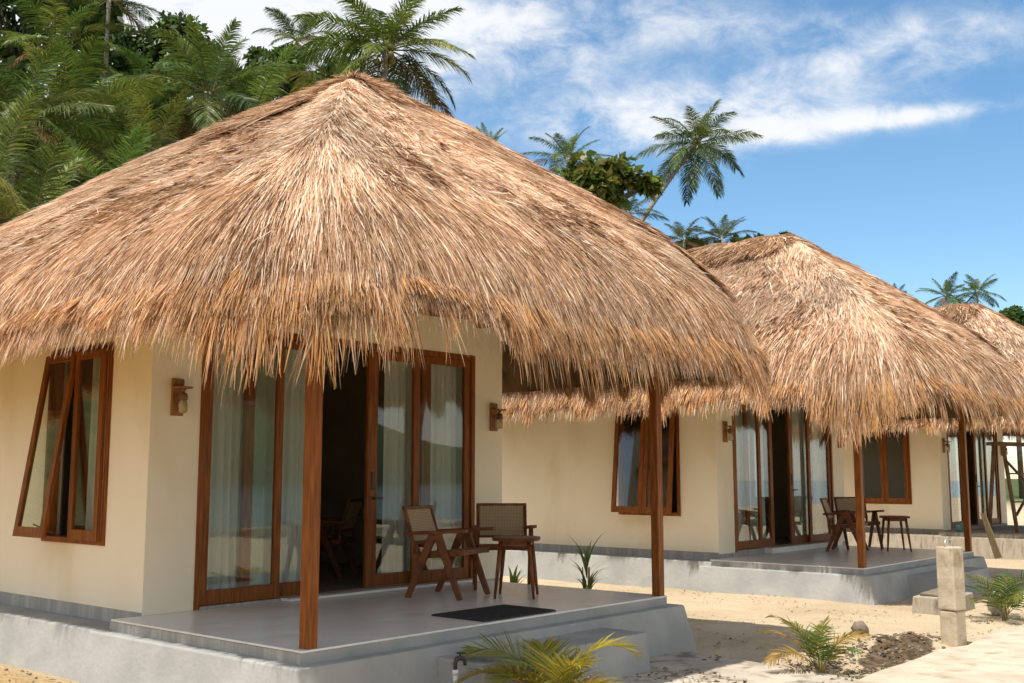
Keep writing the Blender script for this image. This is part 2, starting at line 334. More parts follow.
def strands(B, x, y, r, length, width, lift, jit, hip=None, tone_w=None, K=4, zoff=0, worn_shaded=False, hang=False):
    n = len(x); g = unit(eave_grad(x, y, .32) + .5*eave_grad(x, y))      # reeds bend round the hips
    d0 = eave_d(x, y); s0 = s_of_d(d0)
    # clumps share a lean, a length and a lift
    cs = .14; cell = (np.floor(x/cs+r.random()*9).astype(np.int64)*7919 + np.floor(y/cs).astype(np.int64)*104729) % 4096
    cr = r.random((4096, 4))
    cs2 = .5; cell2 = (np.floor((x+.2*cr[cell,0])/cs2).astype(np.int64)*7919 + np.floor((y+.2*cr[cell,1])/cs2).astype(np.int64)*104729) % 4096
    a = (r.normal(0, jit, n) + (cr[cell,0]-.5)*jit*2.0 + (cr[cell2,1]-.5)*jit*1.2)
    if hip is not None: g = unit(g*.18 + hip)
    ca, sa = np.cos(a), np.sin(a); g2 = np.stack([g[:,0]*ca-g[:,1]*sa, g[:,0]*sa+g[:,1]*ca], -1)
    ln = length * (.65 + .5*r.random(n) + .25*(cr[cell,1]-.5))
    cap = .27*(1-.15*sstep(4.5, 3.9, x))*(1-.35*sstep(8.6, 9.3, x))*front_trim(x, y)
    if not hang: ln = np.minimum(ln, np.maximum(.08, s0 + cap*(.5+1.0*r.random(n)**1.5)))
    lf = lift * (.15 + r.random(n)**2 + .9*cr[cell,2]**3)
    T = np.linspace(0, 1, K)
    s = s0[:,None] - ln[:,None]*T[None]
    d = np.interp(s, PS, PD); z = np.interp(s, PS, PZ); th = np.interp(s, PS, PT)
    sh = d0[:,None]-d
    P = np.empty((n, K, 3)); P[...,0] = x[:,None]+g2[:,None,0]*sh; P[...,1] = y[:,None]+g2[:,None,1]*sh
    # follow the true roof height of wherever the strand lies, if that is above the eave
    de = eave_d(P[...,0], P[...,1]); ze = np.interp(s_of_d(de), PS, PZ)
    w_ = sstep(.0, .25, d); P[...,2] = z*(1-w_) + ze*w_
    nrm = np.stack([g2[:,None,0]*np.sin(th), g2[:,None,1]*np.sin(th), np.cos(th)], -1)
    side = np.stack([-g2[:,1], g2[:,0], np.zeros(n)], -1)
    P += nrm*(lf[:,None]*T[None]**1.3 + .012 + np.broadcast_to(zoff, (n,))[:,None])[...,None]
    P += side[:,None]*(r.normal(0, .045, n)[:,None]*T[None]**2)[...,None]*ln[:,None,None]*1.6
    tw = r.normal(0, .75, n); S = unit(side[:,None]*np.cos(tw)[:,None,None] + nrm*np.sin(tw)[:,None,None])
    W = width*(.55+.9*r.random(n))[:,None]*np.interp(T, [0,.35,.8,1], [.8,1,.75,.2])[None]/2
    tw_ = np.array([.22,.20,.13,.14,.09,.07,.05,.10]) if tone_w is None else np.array(tone_w, float)
    tw_ = np.append(tw_, 0) if len(tw_) == 8 else tw_
    k = r.choice(9, n, p=tw_/tw_.sum())
    big = .82+.36*vnoise(x+3, y, .9, 11)*1.0
    C = TONE[k]*(.85+.3*r.random((n,1)))*(.88+.24*cr[cell,3:4])*big[:,None]
    if worn_shaded:      # weathered patches: older, browner thatch in drifts
        wn = sstep(.52, .72, .6*vnoise(x+y*.3, y, .75, 41)+.4*vnoise(x, y, .28, 42))[:,None]
        C = C*(1-.22*wn*np.array([[.8,1,1.1]]))
        lw2 = sstep(.5, -.5, (x-EX0)-(y-EY0))[:,None]*.24        # left slope darker and browner: its shading is painted into the straw colour
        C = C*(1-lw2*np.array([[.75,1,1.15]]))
    B.add(P, S, W, C)
def plan_points(r, n, x0, x1, y0, y1):
    x = r.uniform(x0, x1, n); y = r.uniform(y0, y1, n); k = eave_d(x, y) > .02
    return x[k], y[k]
def perimeter(r, n):
    # points along the eave outline, just inside it
    t = r.random(n*6)*2*(EX1-EX0+EY1-EY0); w, h = EX1-EX0, EY1-EY0
    x = np.where(t<w, EX0+t, np.where(t<w+h, EX1, np.where(t<2*w+h, EX1-(t-w-h), EX0)))
    y = np.where(t<w, EY0, np.where(t<w+h, EY0+(t-w), np.where(t<2*w+h, EY1, EY1-(t-2*w-h))))
    for _ in range(6):
        d = eave_d(x, y); g = eave_grad(x, y); x = x + g[:,0]*(d-.05); y = y + g[:,1]*(d-.05)
    return x[:n], y[:n]
def make_roof(parent, O, seed, dens, wid):
    r = np.random.default_rng(seed)
    # thick bed of the thatch
    nx, ny = 62, 92
    X, Y = np.meshgrid(np.linspace(EX0+.03, EX1-.03, nx), np.linspace(EY0+.03, EY1-.03, ny), indexing='ij')
    for _ in range(4):
        d = eave_d(X, Y); k = d < .03; g = eave_grad(X, Y)
        X = np.where(k, X+g[...,0]*(d-.03), X); Y = np.where(k, Y+g[...,1]*(d-.03), Y)
    D = eave_d(X, Y); Zt = np.interp(s_of_d(D), PS, PZ) - .01 + .03*(vnoise(X,Y,.25,seed)-.6)
    I = np.arange(nx*ny).reshape(nx, ny); nv = nx*ny
    Q = np.stack([I[:-1,:-1], I[1:,:-1], I[1:,1:], I[:-1,1:]], -1).reshape(-1, 4)
    V = np.concatenate([np.stack([X,Y,Zt],-1).reshape(-1,3), np.stack([X,Y,Zt-.2],-1).reshape(-1,3)])
    bd = np.concatenate([I[:,0], I[-1,1:], I[-2::-1,-1], I[0,-2:0:-1]]); b2 = np.roll(bd, -1)
    Q = np.concatenate([Q, Q[:,::-1]+nv, np.stack([bd, bd+nv, b2+nv, b2], -1)])
    V = V - np.array(O); nb = len(V)
    B = Blades(); B.n = nb; 
    area = (EX1-EX0)*(EY1-EY0)
    x, y = plan_points(r, int(area*dens), EX0, EX1, EY0, EY1)
    dd_ = eave_d(x, y); low = dd_ + .9*(vnoise(x, y, .5, seed+77)-.5) < .95
    for k, tw in ((~low, [.25,.15,.25,.08,.05,.16,.04,.02]), (low, [.20,.20,.14,.16,.09,.07,.06,.08])):  # tops weathered pale; browner eaves carry the shade of the steep edge
        strands(B, x[k], y[k], r, .24+.26*sstep(1.5, .5, dd_[k]), wid*.92, .010+.020*sstep(1.2,.3,dd_[k]), .11, worn_shaded=True, tone_w=tw)
    k = eave_d(x, y) < .75
    strands(B, x[k], y[k], r, .55, wid, .035, .10, tone_w=[.14,.19,.08,.22,.14,.04,.09,.12])  # extra brown eave reeds, shade of the steep slope put into their tones
    x, y = plan_points(r, int(area*dens*.13), EX0, EX1, EY0, EY1); k = vnoise(x, y, .33, seed+31) + .5*vnoise(x, y, .09, seed+32) > .86
    strands(B, x[k], y[k], r, .12, wid*1.5, .015, .22, tone_w=[0,0,0,.3,.9,0,.7,.1], zoff=.022)
    x, y = plan_points(r, int(area*dens*.035), EX0, EX1, EY0, EY1)
    strands(B, x, y, r, .26, wid, .06, .30)
    V = np.concatenate([V] + [v - np.array(O) for v in B.V]); QQ = np.concatenate([Q] + B.Q)
    C = np.concatenate([np.array([[.20,.122,.062]])*(.45+1.1*r.random((nb,1)))] + B.C)
    roof = link('roof', quad_mesh('roof', V, QQ, C), M['straw'], parent)
    # hanging fringe
    B = Blades(); per = 2*(EX1-EX0+EY1-EY0)
    n = int(per*dens*.30); x, y = perimeter(r, n)
    hng = (.19 + .24*vnoise(x*1.0, y*1.0, .55, seed+5) + .14*vnoise(x, y, .16, seed+9))*(1-.22*sstep(4.5, 3.9, x)*sstep(5.6,6.4,y))
    hng = hng*(1-.3*sstep(8.6, 9.3, x))*(1-.75*(1-front_trim(x, y)))
    tuft = sstep(.5, .8, vnoise(x*1.0+y*.7, y*1.0-x*.4, .17, seed+61))*sstep(.35, .6, vnoise(x, y, .8, seed+62))
    hng = hng*(1+.55*tuft + (.25+1.5*tuft)*np.exp(-((x-3.95)/.6)**2-((y-5.05)/.6)**2))
    tone = [.04,.14,.01,.26,.14,.01,.06,.12,.32]
    strands(B, x, y, r, hng, wid*.95, .06, .10, tone_w=tone, K=5, hang=True)
    n = int(per*dens*.022); x, y = perimeter(r, n); k = vnoise(x, y, .4, seed+2) > .42
    strands(B, x[k], y[k], r, .66*(1-.3*sstep(4.3,3.8,x[k]))*(1-.6*(1-front_trim(x[k],y[k])))*(1-.3*sstep(8.6,9.3,x[k])), wid*.9, .05, .12, tone_w=[.1,.2,.03,.24,.08,.02,.03,.1,.24], K=6, hang=True)
    for an, zb, cnt, sp in ((6,1.72,34,.05),(14,1.68,26,.05),(22,1.60,44,.06),(31,1.50,60,.05),(36,1.62,36,.06),(52,1.62,44,.05),(63,1.72,26,.05),(80,1.72,22,.03),(97,1.76,14,.02)):
        cnt = int(cnt*dens/7500*1.5)+3; aa = np.radians(180+an)+r.normal(0, sp, cnt); k_ = np.clip(np.degrees(aa)-270, 0, None)*.02
        xx = EX0+.05+1.0+1.0*np.cos(np.minimum(aa, 1.5*math.pi))+k_; yy = EY0+.05+1.0+1.0*np.sin(np.minimum(aa, 1.5*math.pi))
        strands(B, xx, yy, r, 2.3-zb, wid, .05, .07, tone_w=[.05,.2,.02,.25,.1,.01,.03,.1,.4], K=6, hang=True)
    link('eave_fringe', B.mesh('eave_fringe', O), M['straw'], roof)
    # ridge and hip caps: bundles laid along the ridges
    B = Blades(); hx = (EX1-EX0)/2 - 1.05*0; cx = (EX0+EX1)/2
    w = (EX1-EX0)/2
    for (px, py, qx, qy) in ((cx,EY0+w,EX0+.35,EY0+.35),(cx,EY0+w,EX1-.35,EY0+.35),(cx,EY1-w,EX0+.35,EY1-.35),(cx,EY1-w,EX1-.35,EY1-.35)):
        n = int(dens*5.0); t = r.random(n*2)*.96; t = t[r.random(n*2) < (1-t/.97)**.8][:n]; n = len(t); hd = np.array([qx-px, qy-py]); hd /= np.linalg.norm(hd)
        off = r.normal(0, .15, n)*(1+.6*t)
        x = px+(qx-px)*t - hd[1]*off; y = py+(qy-py)*t + hd[0]*off
        strands(B, x, y, r, .55, wid*1.0, .02, .08, hip=np.tile(hd, (n,1)), zoff=(.115*np.exp(-(off/.17)**2)+.015)*(1-t)**.7*(.25+.75*sstep(0,.2,t)), tone_w=[.26,.12,.24,.12,.05,.16,.03,.02])
    n = int(dens*1.8); x = cx+r.normal(0, .14, n); y = r.uniform(EY0+w-.15, EY1-w+.15, n)
    strands(B, x, y, r, .5, wid, .06, .35, zoff=.06, tone_w=[.1,.2,.05,.25,.2,.02,.12,.06])
    link('ridge_cap', B.mesh('ridge_cap', O), M['straw'], roof)
    # twisted roll along the ridge
    mb = MB(O); zt = np.interp(s_of_d(np.array([w])), PS, PZ)[0]
    pts = [(cx+.02*math.sin(k*1.7), yy, zt+.0-.02*math.sin(k)) for k, yy in enumerate(np.linspace(EY0+w-.25, EY1-w+.25, 16))]
    pts[0] = (pts[0][0], pts[0][1]-.05, zt-.22)
    mb.tube(pts, [.05]+[.085]*14+[.05], 10)
    hp = []
    for t in np.linspace(.02, .80, 18):
        xx, yy = cx+(EX1-cx)*t, EY0+w-w*t
        hp.append((xx+.012*math.sin(t*40), yy, np.interp(s_of_d(eave_d(np.array([xx]), np.array([yy]))), PS, PZ)[0]+.05))
    mb.tube(hp, [.05]+[.085]*16+[.03], 10)
    mb.build('ridge_roll', M['dry'], roof)
    B = Blades()        # loose ends lying over the rolls
    t = r.random(int(dens*.5))*.8; x = cx+(EX1-cx)*t+r.normal(0,.05,len(t)); y = EY0+w-w*t+r.normal(0,.05,len(t))
    strands(B, x, y, r, .3, wid, .03, .35, hip=np.tile([.7071,-.7071],(len(t),1)), zoff=.10, tone_w=[.02,.10,.0,.28,.36,0,.2,.06])
    link('ridge_wrap', B.mesh('ridge_wrap', O), M['straw'], roof)
    return roof

# ------------------------------------------------------------------ bungalow
HX0, HX1, HY0, HY1 = 4.74, 9.13, 8.03, 12.7
DX0, DX1 = 5.21, 8.67
def make_house(idx, off, label, dz, dy, raw, sash_a):
    O = np.array([6.65, 8.5, GZ])
    root = thing('thatched_bungalow', tuple(O + np.array([off,0,0])), label, 'bungalow', 'thatched bungalows in a row')
    DY = 5.64 + dy
    wallm = M['wall']; T = .15
    w = MB(O); wy0, wy1, wz0, wz1 = 8.66, 9.78, .53, 2.28
    w.box(HX0, DX0, HY0, HY0+T, 0.0, 3.3); w.box(DX1, HX1, HY0, HY0+T, 0, 3.3); w.box(DX0, DX1, HY0, HY0+T, 2.44, 3.3)
    w.box(HX0, HX0+T, HY0+T, wy0, 0, 3.1); w.box(HX0, HX0+T, wy1, HY1, 0, 3.1)
    w.box(HX0, HX0+T, wy0, wy1, 0, wz0); w.box(HX0, HX0+T, wy0, wy1, wz1, 3.1)
    w.box(HX1-T, HX1, HY0+T, HY1, 0, 3.1); w.box(HX0+T, HX1-T, HY1-T, HY1, 0, 3.1)
    w.build('wall', wallm, root)
    c = MB(O); c.box(HX0+T+.004, HX1-T-.004, HY0+T+.004, HY1-T-.004, 2.72, 2.78)
    c.build('ceiling', M['interior'], root)
    c = MB(O)       # inner lining of the room: darker than the outer walls
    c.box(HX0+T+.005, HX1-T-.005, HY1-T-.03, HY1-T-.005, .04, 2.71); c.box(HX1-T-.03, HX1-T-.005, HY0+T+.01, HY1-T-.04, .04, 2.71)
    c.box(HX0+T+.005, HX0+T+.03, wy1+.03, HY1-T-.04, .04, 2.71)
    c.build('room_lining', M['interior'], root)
    f = MB(O); f.box(HX0+T+.002, HX1-T-.002, HY0+.03, HY1-T-.002, -.05, .035); f.build('room_floor', M['floor_in'], root)
    pm = M['raw'] if raw else M['plinth']
    p = MB(O)
    x0, x1 = 4.47, 8.78
    p.frustum((x0-.24, x1+.24, DY-.25, HY0+.1), -.75, (x0-.12, x1+.10, DY-.12, HY0+.1), dz-.085)
    p.frustum((4.27, HX1+.2, HY0-.12, HY1+.25), -.75, (4.40, HX1+.1, HY0-.06, HY1+.12), -.088)
    p.build('plinth', pm, root, bevel=.012)
    bd = MB(O); bd.box(HX0-.003, HX1-.002, HY0+.002, HY1-.002, -.12, .022); bd.box(x0-.004, x0+.02, DY+.01, HY0, dz-.12, dz-.0175)
    bd.build('cement_band', M['raw'] if raw else M['band'], root)
    p = MB(O); p.box(x0+.003, x1-.003, DY+.003, HY0-.006, dz-.12, dz-.0165); p.build('deck_edge', pm, root, bevel=.006)
    dk = MB(O); dk.box(x0, x1, DY, HY0-.004, dz-.016, dz)
    dk.box(DX0+.9, DX1-.02, HY0-.14, HY0+.0, dz+.002, .028)                       # door threshold
    dk.build('deck', pm if raw else M['deck'], root, bevel=.005)
    st = MB(O); st.frustum((5.52,7.60,5.02+dy,5.62+dy), -.75, (5.56,7.56,5.06+dy,5.58+dy), dz-.155); st.build('step', pm, root, bevel=.012)
    for px in (4.57, 8.72):
        mb = MB(O); hx = .043
        mb.box(px-hx, px+hx, DY+.02, DY+.02+2*hx, dz, 2.75); mb.build('post', M['wood'], root, bevel=.004)
    bm = MB(O)
    bm.box(4.47, 8.78, DY+.015, DY+.10, 2.753, 2.90)
    bm.box(4.49, 4.57, DY+.105, HY0-.01, 2.757, 2.88); bm.box(8.68, 8.76, DY+.105, HY0-.01, 2.757, 2.88)
    bm.build('roof_beam', M['wood'], root)
    # doors: two fixed panels in front, two sliding ones behind them, an opening between
    fr = MB(O); y0, y1 = HY0-.012, HY0+.13
    fr.box(DX0, DX0+.055, y0, y1, 0, 2.44); fr.box(DX1-.055, DX1, y0, y1, 0, 2.44); fr.box(DX0+.055, DX1-.055, y0, y1, 2.385, 2.44)
    fr.box(DX0+.055, DX1-.055, y0+.03, y1, 0, .03)
    fr.build('door_frame', M['wood'], root, bevel=.004)
    def panel(xa, xb, yc, z0, z1, sw, handle):
        d = MB(O); t = .02
        d.box(xa, xa+sw, yc-t, yc+t, z0, z1); d.box(xb-sw, xb, yc-t, yc+t, z0, z1)
        d.box(xa+sw, xb-sw, yc-t, yc+t, z0, z0+.12); d.box(xa+sw, xb-sw, yc-t, yc+t, z1-.08, z1)
        o = d.build('door', M['wood'], root, bevel=.003)
        g = MB(O); g.box(xa+sw-.005, xb-sw+.005, yc-.003, yc+.003, z0+.115, z1-.075); g.build('pane', M['glass'], o)
        if handle:
            h = MB(O); h.box(handle-.016, handle+.016, yc-t-.012, yc-t-.001, .98, 1.16)
            h.bar((handle,yc-t-.012,.9),(handle,yc-t-.05,.9),.02); h.bar((handle-.01,yc-t-.05,.9),(handle+.09,yc-t-.05,.9),.02)
            h.build('handle', M['iron'], o)
    panel(5.268, 6.10, HY0+.03, .032, 2.383, .075, None)
    panel(5.72, 6.60, HY0+.085, .032, 2.383, .10, None)
    panel(7.18, 8.06, HY0+.085, .032, 2.383, .13, 7.25)
    panel(7.76, 8.612, HY0+.03, .032, 2.383, .085, None)
    # side window with two top hung sashes
    wf = MB(O); fx0, fx1 = HX0-.02, HX0+.10; fw = .05
    wf.box(fx0, fx1, wy0, wy0+fw, wz0, wz1); wf.box(fx0, fx1, wy1-fw, wy1, wz0, wz1)
    wf.box(fx0, fx1, wy0+fw, wy1-fw, wz0, wz0+fw); wf.box(fx0, fx1, wy0+fw, wy1-fw, wz1-fw, wz1)
    ym = (wy0+wy1)/2; wf.box(fx0+.02, fx1, ym-.02, ym+.02, wz0+fw, wz1-fw)
    win = wf.build('window', M['wood'], root, bevel=.003)
    for (ya, yb, an) in ((wy0+.045, ym-.004, sash_a[0]), (ym+.004, wy1-.0, sash_a[1])):
        hz = wz1-.06; H = hz-(wz0+.035); sx = HX0-.024
        def q(y, v, xo): return (sx + xo*math.cos(an) - v*math.sin(an), y, hz - v*math.cos(an) - xo*math.sin(an))
        def qb(mb, y0_, y1_, v0, v1, xa, xb):
            vs = [q(y,v,x) for x in (xa,xb) for (y,v) in ((y0_,v0),(y1_,v0),(y1_,v1),(y0_,v1))]
            mb.add(vs, [(0,1,2,3),(7,6,5,4),(4,5,1,0),(5,6,2,1),(6,7,3,2),(7,4,0,3)])
        s_ = MB(O); sw = .07
        qb(s_, ya, ya+sw, 0, H, -.035, 0); qb(s_, yb-sw, yb, 0, H, -.035, 0)
        qb(s_, ya+sw, yb-sw, 0, sw, -.034, -.001); qb(s_, ya+sw, yb-sw, H-.09, H, -.034, -.001)
        if an > .03:
            a = q((ya+yb)/2, H*.93, 0); s_.bar((HX0, a[1], wz0+.06), a, .012)
        s_.build('sash', M['wood'], win)
        g = MB(O); qb(g, ya+sw-.004, yb-sw+.004, sw-.004, H-.086, -.021, -.015); g.build('pane', M['glass'], win)
    # wall lamps: wooden back board with a little roof, an arm and a hanging jar
    for lx in (4.975, 8.97):
        z = 1.62; y = HY0
        b_ = MB(O); b_.box(lx-.055, lx+.055, y-.028, y-.002, z, z+.31)
        o = b_.build('wall_lamp', M['lampwood'], root, bevel=.004)
        s_ = MB(O); s_.box(lx-.06, lx+.06, y-.15, y-.03, z+.225, z+.243); s_.bar((lx,y-.03,z+.15),(lx,y-.12,z+.222),.022); s_.build('bracket', M['lampwood'], o)
        k = MB(O); k.tube([(lx,y-.105,z+.223),(lx,y-.105,z+.19)], .006, 6); k.lathe((lx,y-.105,z+.13), [(.018,.062),(.032,.05),(.036,.03),(.036,0),(.03,-.002)], 12); k.build('lamp_cap', M['oldwood'], o)
        j = MB(O); j.lathe((lx,y-.105,z+.02), [(.022,0),(.036,.012),(.038,.06),(.034,.09),(.028,.107)], 14); j.build('jar', M['jar'], o)
    make_roof(root, O, 100+idx, (7500, 3200, 1200)[idx], (.0078, .0118, .018)[idx])
    return root
OFF = (0, 9.15, 18.4)
make_house(0, OFF[0], 'nearest thatched bungalow with cream walls, hooded by the largest roof', 0.0, 0.0, False, (0.0, .135))
make_house(1, OFF[1], 'middle thatched bungalow, both window sashes propped slightly open', -.06, .12, False, (.10, .10))
make_house(2, OFF[2], 'farthest thatched bungalow, unfinished with stained raw concrete base', -.02, .1, True, (0.0, 0.0))

# ------------------------------------------------------------------ curtains
def curtain(x0, x1, y, label, gap=.0):
    n = int((x1-x0)*90); K = 12; r = np.random.default_rng(int(x0*100))
    xs = np.linspace(x0, x1, n); ph = np.cumsum(r.uniform(.5, 1.0, n))*1.0
    V = []; 
    for k in range(K):
        t = k/(K-1); z = .05+(2.34-.05)*(1-t)
        V.append(np.stack([xs+.01*np.sin(ph*.7+t*2), y+.035*np.sin(ph)*(.6+.4*t)+.01*np.sin(ph*2.3+t), np.full(n, z)], -1))
    V = np.concatenate(V); I = np.arange(K*n).reshape(K, n)
    Q = np.stack([I[:-1,:-1], I[1:,:-1], I[1:,1:], I[:-1,1:]], -1).reshape(-1, 4)
    o = np.array([(x0+x1)/2, y, .05])
    tag(link('curtain', quad_mesh('curtain', V-o, Q, smooth=True), M['curtain'], None, tuple(o)), label, 'curtain', 'sheer curtains behind the glass doors')
for i, hn in enumerate(('nearest', 'middle', 'farthest')):
    curtain(5.28+OFF[i], 6.5+OFF[i], HY0+.19, f'sheer pale curtain behind the left glass doors of the {hn} bungalow')
    curtain(7.5+OFF[i], 8.82+OFF[i], HY0+.17, f'sheer pale curtain behind the right glass doors of the {hn} bungalow')
def side_curtain(x, label):
    n = 40; V = []; ys = np.linspace(9.1, 9.6, n)
    for z in (.5, 1.2, 1.8, 2.3): V.append(np.stack([x+.03*np.sin(np.arange(n)*.9), ys, np.full(n, z)], -1))
    V = np.concatenate(V); I = np.arange(4*n).reshape(4, n); Q = np.stack([I[:-1,:-1], I[1:,:-1], I[1:,1:], I[:-1,1:]], -1).reshape(-1, 4)
    o = np.array([x, 9.35, .5])
    tag(link('curtain', quad_mesh('curtain', V-o, Q, smooth=True), M['curtain'], None, tuple(o)), label, 'curtain')
side_curtain(4.74+.26, 'grey curtain hanging inside the propped open side window of the nearest bungalow')

# ------------------------------------------------------------------ furniture
def make_chair(loc, rz, label, group='cane armchairs on the decks'):
    t = thing('armchair', loc, label, 'armchair', group, rz); t.scale = (1.1,1.1,1.0)      # faces +Y in its own frame
    W = .26
    for sx in (-1, 1):
        x = sx*W
        a = MB(); a.bar((x,-.265,0),(x,-.02,.585),.030,.045,.034,.075, up=(0,1,0)); a.build('leg', M['chairwood'], t, bevel=.004)
        a = MB(); a.bar((x,.235,0),(x,.02,.585),.030,.045,.034,.075, up=(0,1,0)); a.build('leg', M['chairwood'], t, bevel=.004)
        a = MB(); a.bar((x,-.30,.585),(x,.30,.622),.05,.032,.062,.03); a.build('armrest', M['chairwood'], t, bevel=.006)
    s = MB()
    for sx in (-1, 1): s.bar((sx*(W-.04),-.24,.375),(sx*(W-.04),.26,.425),.035,.055)
    s.bar((-W+.06,-.22,.38),(W-.06,-.22,.38),.035,.05); s.bar((-W+.06,.245,.425),(W-.06,.245,.425),.035,.05)
    so = s.build('seat_frame', M['chairwood'], t, bevel=.004)
    s = MB(); s.bar((0,-.21,.398),(0,.235,.443),.40,.012); s.build('cane_seat', M['cane'], t)
    b = MB(); lo = np.array((0,-.235,.50)); hi = np.array((0,-.325,.815)); w = .225
    for sx in (-1, 1): b.bar(lo+(sx*w,0,0), hi+(sx*w,0,0), .032, .028, up=(0,1,0))
    b.bar(lo+(-w-.016,0,-.004), lo+(w+.016,0,-.004), .034, .026); b.bar(hi+(-w-.016,0,.006), hi+(w+.016,0,.006), .034, .03)
    for sx in (-1, 1): b.bar((sx*(w),-.235,.38), lo+(sx*w,0,0), .028, .026, up=(0,1,0))
    b.build('backrest', M['chairwood'], t, bevel=.004)
    c = MB(); c.bar(lo+(0,0,.012), hi+(0,0,-.012), 2*w-.03, .01, up=(0,1,0)); c.build('cane_back', M['cane'], t)
    return t
def make_table(loc, rz, label):
    t = thing('side_table', loc, label, 'side table', 'low wooden side tables', rz)
    m = MB(); pts = [(.255*math.copysign(abs(math.cos(a))**.75, math.cos(a)), .22*math.copysign(abs(math.sin(a))**.75, math.sin(a))) for a in np.linspace(0, 2*math.pi, 28, endpoint=False)]
    n = len(pts); m.add([(x,y,.52) for x,y in pts]+[(x*1.03,y*1.03,.535) for x,y in pts]+[(x,y,.55) for x,y in pts],
        [tuple(range(n))[::-1], tuple(range(2*n,3*n))]+[(k*n+i,k*n+(i+1)%n,(k+1)*n+(i+1)%n,(k+1)*n+i) for k in (0,1) for i in range(n)])
    m.build('table_top', M['chairwood'], t)
    a = MB(); 
    for s in (-1,1): a.box(-.16,.16,s*.13-.011,s*.13+.011,.475,.518); a.box(s*.17-.011,s*.17+.011,-.115,.115,.474,.518)
    a.build('apron', M['chairwood'], t)
    for sx in (-1,1):
        for sy in (-1,1):
            a = MB(); a.tube([(sx*.165,sy*.13,.519),(sx*.19,sy*.155,.26),(sx*.215,sy*.18,0)], [.021,.019,.012], 10); a.build('leg', M['chairwood'], t)
    return t
def face(v): return math.atan2(v[1], v[0]) - math.pi/2
ca = make_chair((7.40,7.16,0), face((.27,-.96)), 'cane armchair in profile beside the glass door of the nearest bungalow')
cb = make_chair((8.34,7.32,0), face((-.72,-.70)), 'cane armchair facing the camera behind the side table on the nearest deck')
tb = make_table((7.78,6.66,0), R(35), 'small wooden side table in front of an armchair on the nearest deck')
for src, dl, lab in ((ca, (.05,.1), 'cane armchair by the middle bungalow door, partly behind its left post'), (cb, (-.1,.1), 'cane armchair behind the side table on the middle deck')):
    c = copy_tree(src); c.location = (src.location.x+OFF[1]+dl[0], src.location.y+dl[1], -.06); c['label'] = lab
c = copy_tree(tb); c.location = (tb.location.x+OFF[1]+.22, tb.location.y+.05, -.06); c['label'] = 'small wooden side table at the right of the armchairs on the middle deck'
for i, hn in ((0, 'nearest'), (1, 'middle')):
    c = copy_tree(ca); c.location = (7.72+OFF[i], 9.4, .035); c.rotation_euler.z = face((-.5,.8)); c['label'] = f'dark chair inside the open doorway of the {hn} bungalow'; c['group'] = 'chairs inside the rooms'
# door mat with ribbed top
mt = MB(); mt.box(-.44,.44,-.29,.29,0,.012)
for k in range(28): x = -.42+k*.0311; mt.box(x-.008,x+.008,-.275,.275,.0121,.017)
tag(mt.build('door_mat', M['mat'], None, (6.70,5.97,.001), 0), 'dark ribbed door mat on the deck of the nearest bungalow', 'door mat')

# ------------------------------------------------------------------ plants
def frond(B, base, az, el, length, droop, nl, ll, lw, r, col, rach=.02, vee=.25, hang=.5):
    K = 14; t = np.linspace(0, 1, K); e = el - droop*t**1.6
    st = length/(K-1); dirs = np.stack([np.cos(e)*math.cos(az), np.cos(e)*math.sin(az), np.sin(e)], -1)
    P = np.array(base) + np.concatenate([[np.zeros(3)], np.cumsum(dirs[:-1]*st, 0)])
    sd = np.array([-math.sin(az), math.cos(az), 0]); tilt = r.normal(0, .35)
    up = np.cross(dirs, sd); 
    sdv = sd[None]*math.cos(tilt) + up*math.sin(tilt); upv = np.cross(dirs, sdv)*1.0
    if upv[0] @ np.array([0,0,1.]) < 0: upv = -upv
    W = rach*np.interp(t, [0,.2,1], [1,.6,.12])[None]
    stem = np.array([[.22,.21,.07]])*(.8+.4*r.random())
    B.add(P[None], sdv[None], W, stem); B.add(P[None], upv[None], W, stem)
    tt = np.linspace(.16, .995, nl) + r.normal(0, .006, nl); tt = np.clip(tt, .12, 1)
    for s in (-1, 1):
        b0 = np.stack([np.interp(tt, t, P[:,k]) for k in range(3)], -1)
        T = unit(np.stack([np.interp(tt, t, dirs[:,k]) for k in range(3)], -1)); S = unit(np.stack([np.interp(tt, t, sdv[:,k]) for k in range(3)], -1)); U = np.cross(T, S); U *= np.sign(U[:,2:3]+1e-6)*1.0
        f = (.35+.6*tt)[:,None]
        D = unit(T*f + S*s*(1-.45*tt)[:,None] + U*(vee + r.normal(0,.07,(nl,1))) + r.normal(0,.045,(nl,3)))
        l = ll*np.interp(tt, [.1,.3,.6,1], [.6,1,.92,.35])*(.85+.3*r.random(nl))
        KK = 4; u = np.linspace(0,1,KK)
        Pl = b0[:,None] + D[:,None]*(l[:,None]*u[None])[...,None]
        Pl[...,2] -= hang*l[:,None]*u[None]**2*(.6+.8*r.random((nl,1)))
        side = unit(np.cross(D, U + r.normal(0,.35,(nl,3))))
        Wl = lw*np.interp(u, [0,.3,.75,1], [.6,1,.7,.1])[None]*np.ones((nl,1))
        C = np.array(col)[None]*(.75+.5*r.random((nl,1)))
        yel = (r.random((nl,1)) < .10)
        C = np.where(yel, C*np.array([[1.7,1.25,.9]]), C)
        B.add(Pl, side, Wl, C)
GREENS = [(.085,.14,.022),(.115,.165,.028),(.06,.105,.018),(.155,.19,.04)]
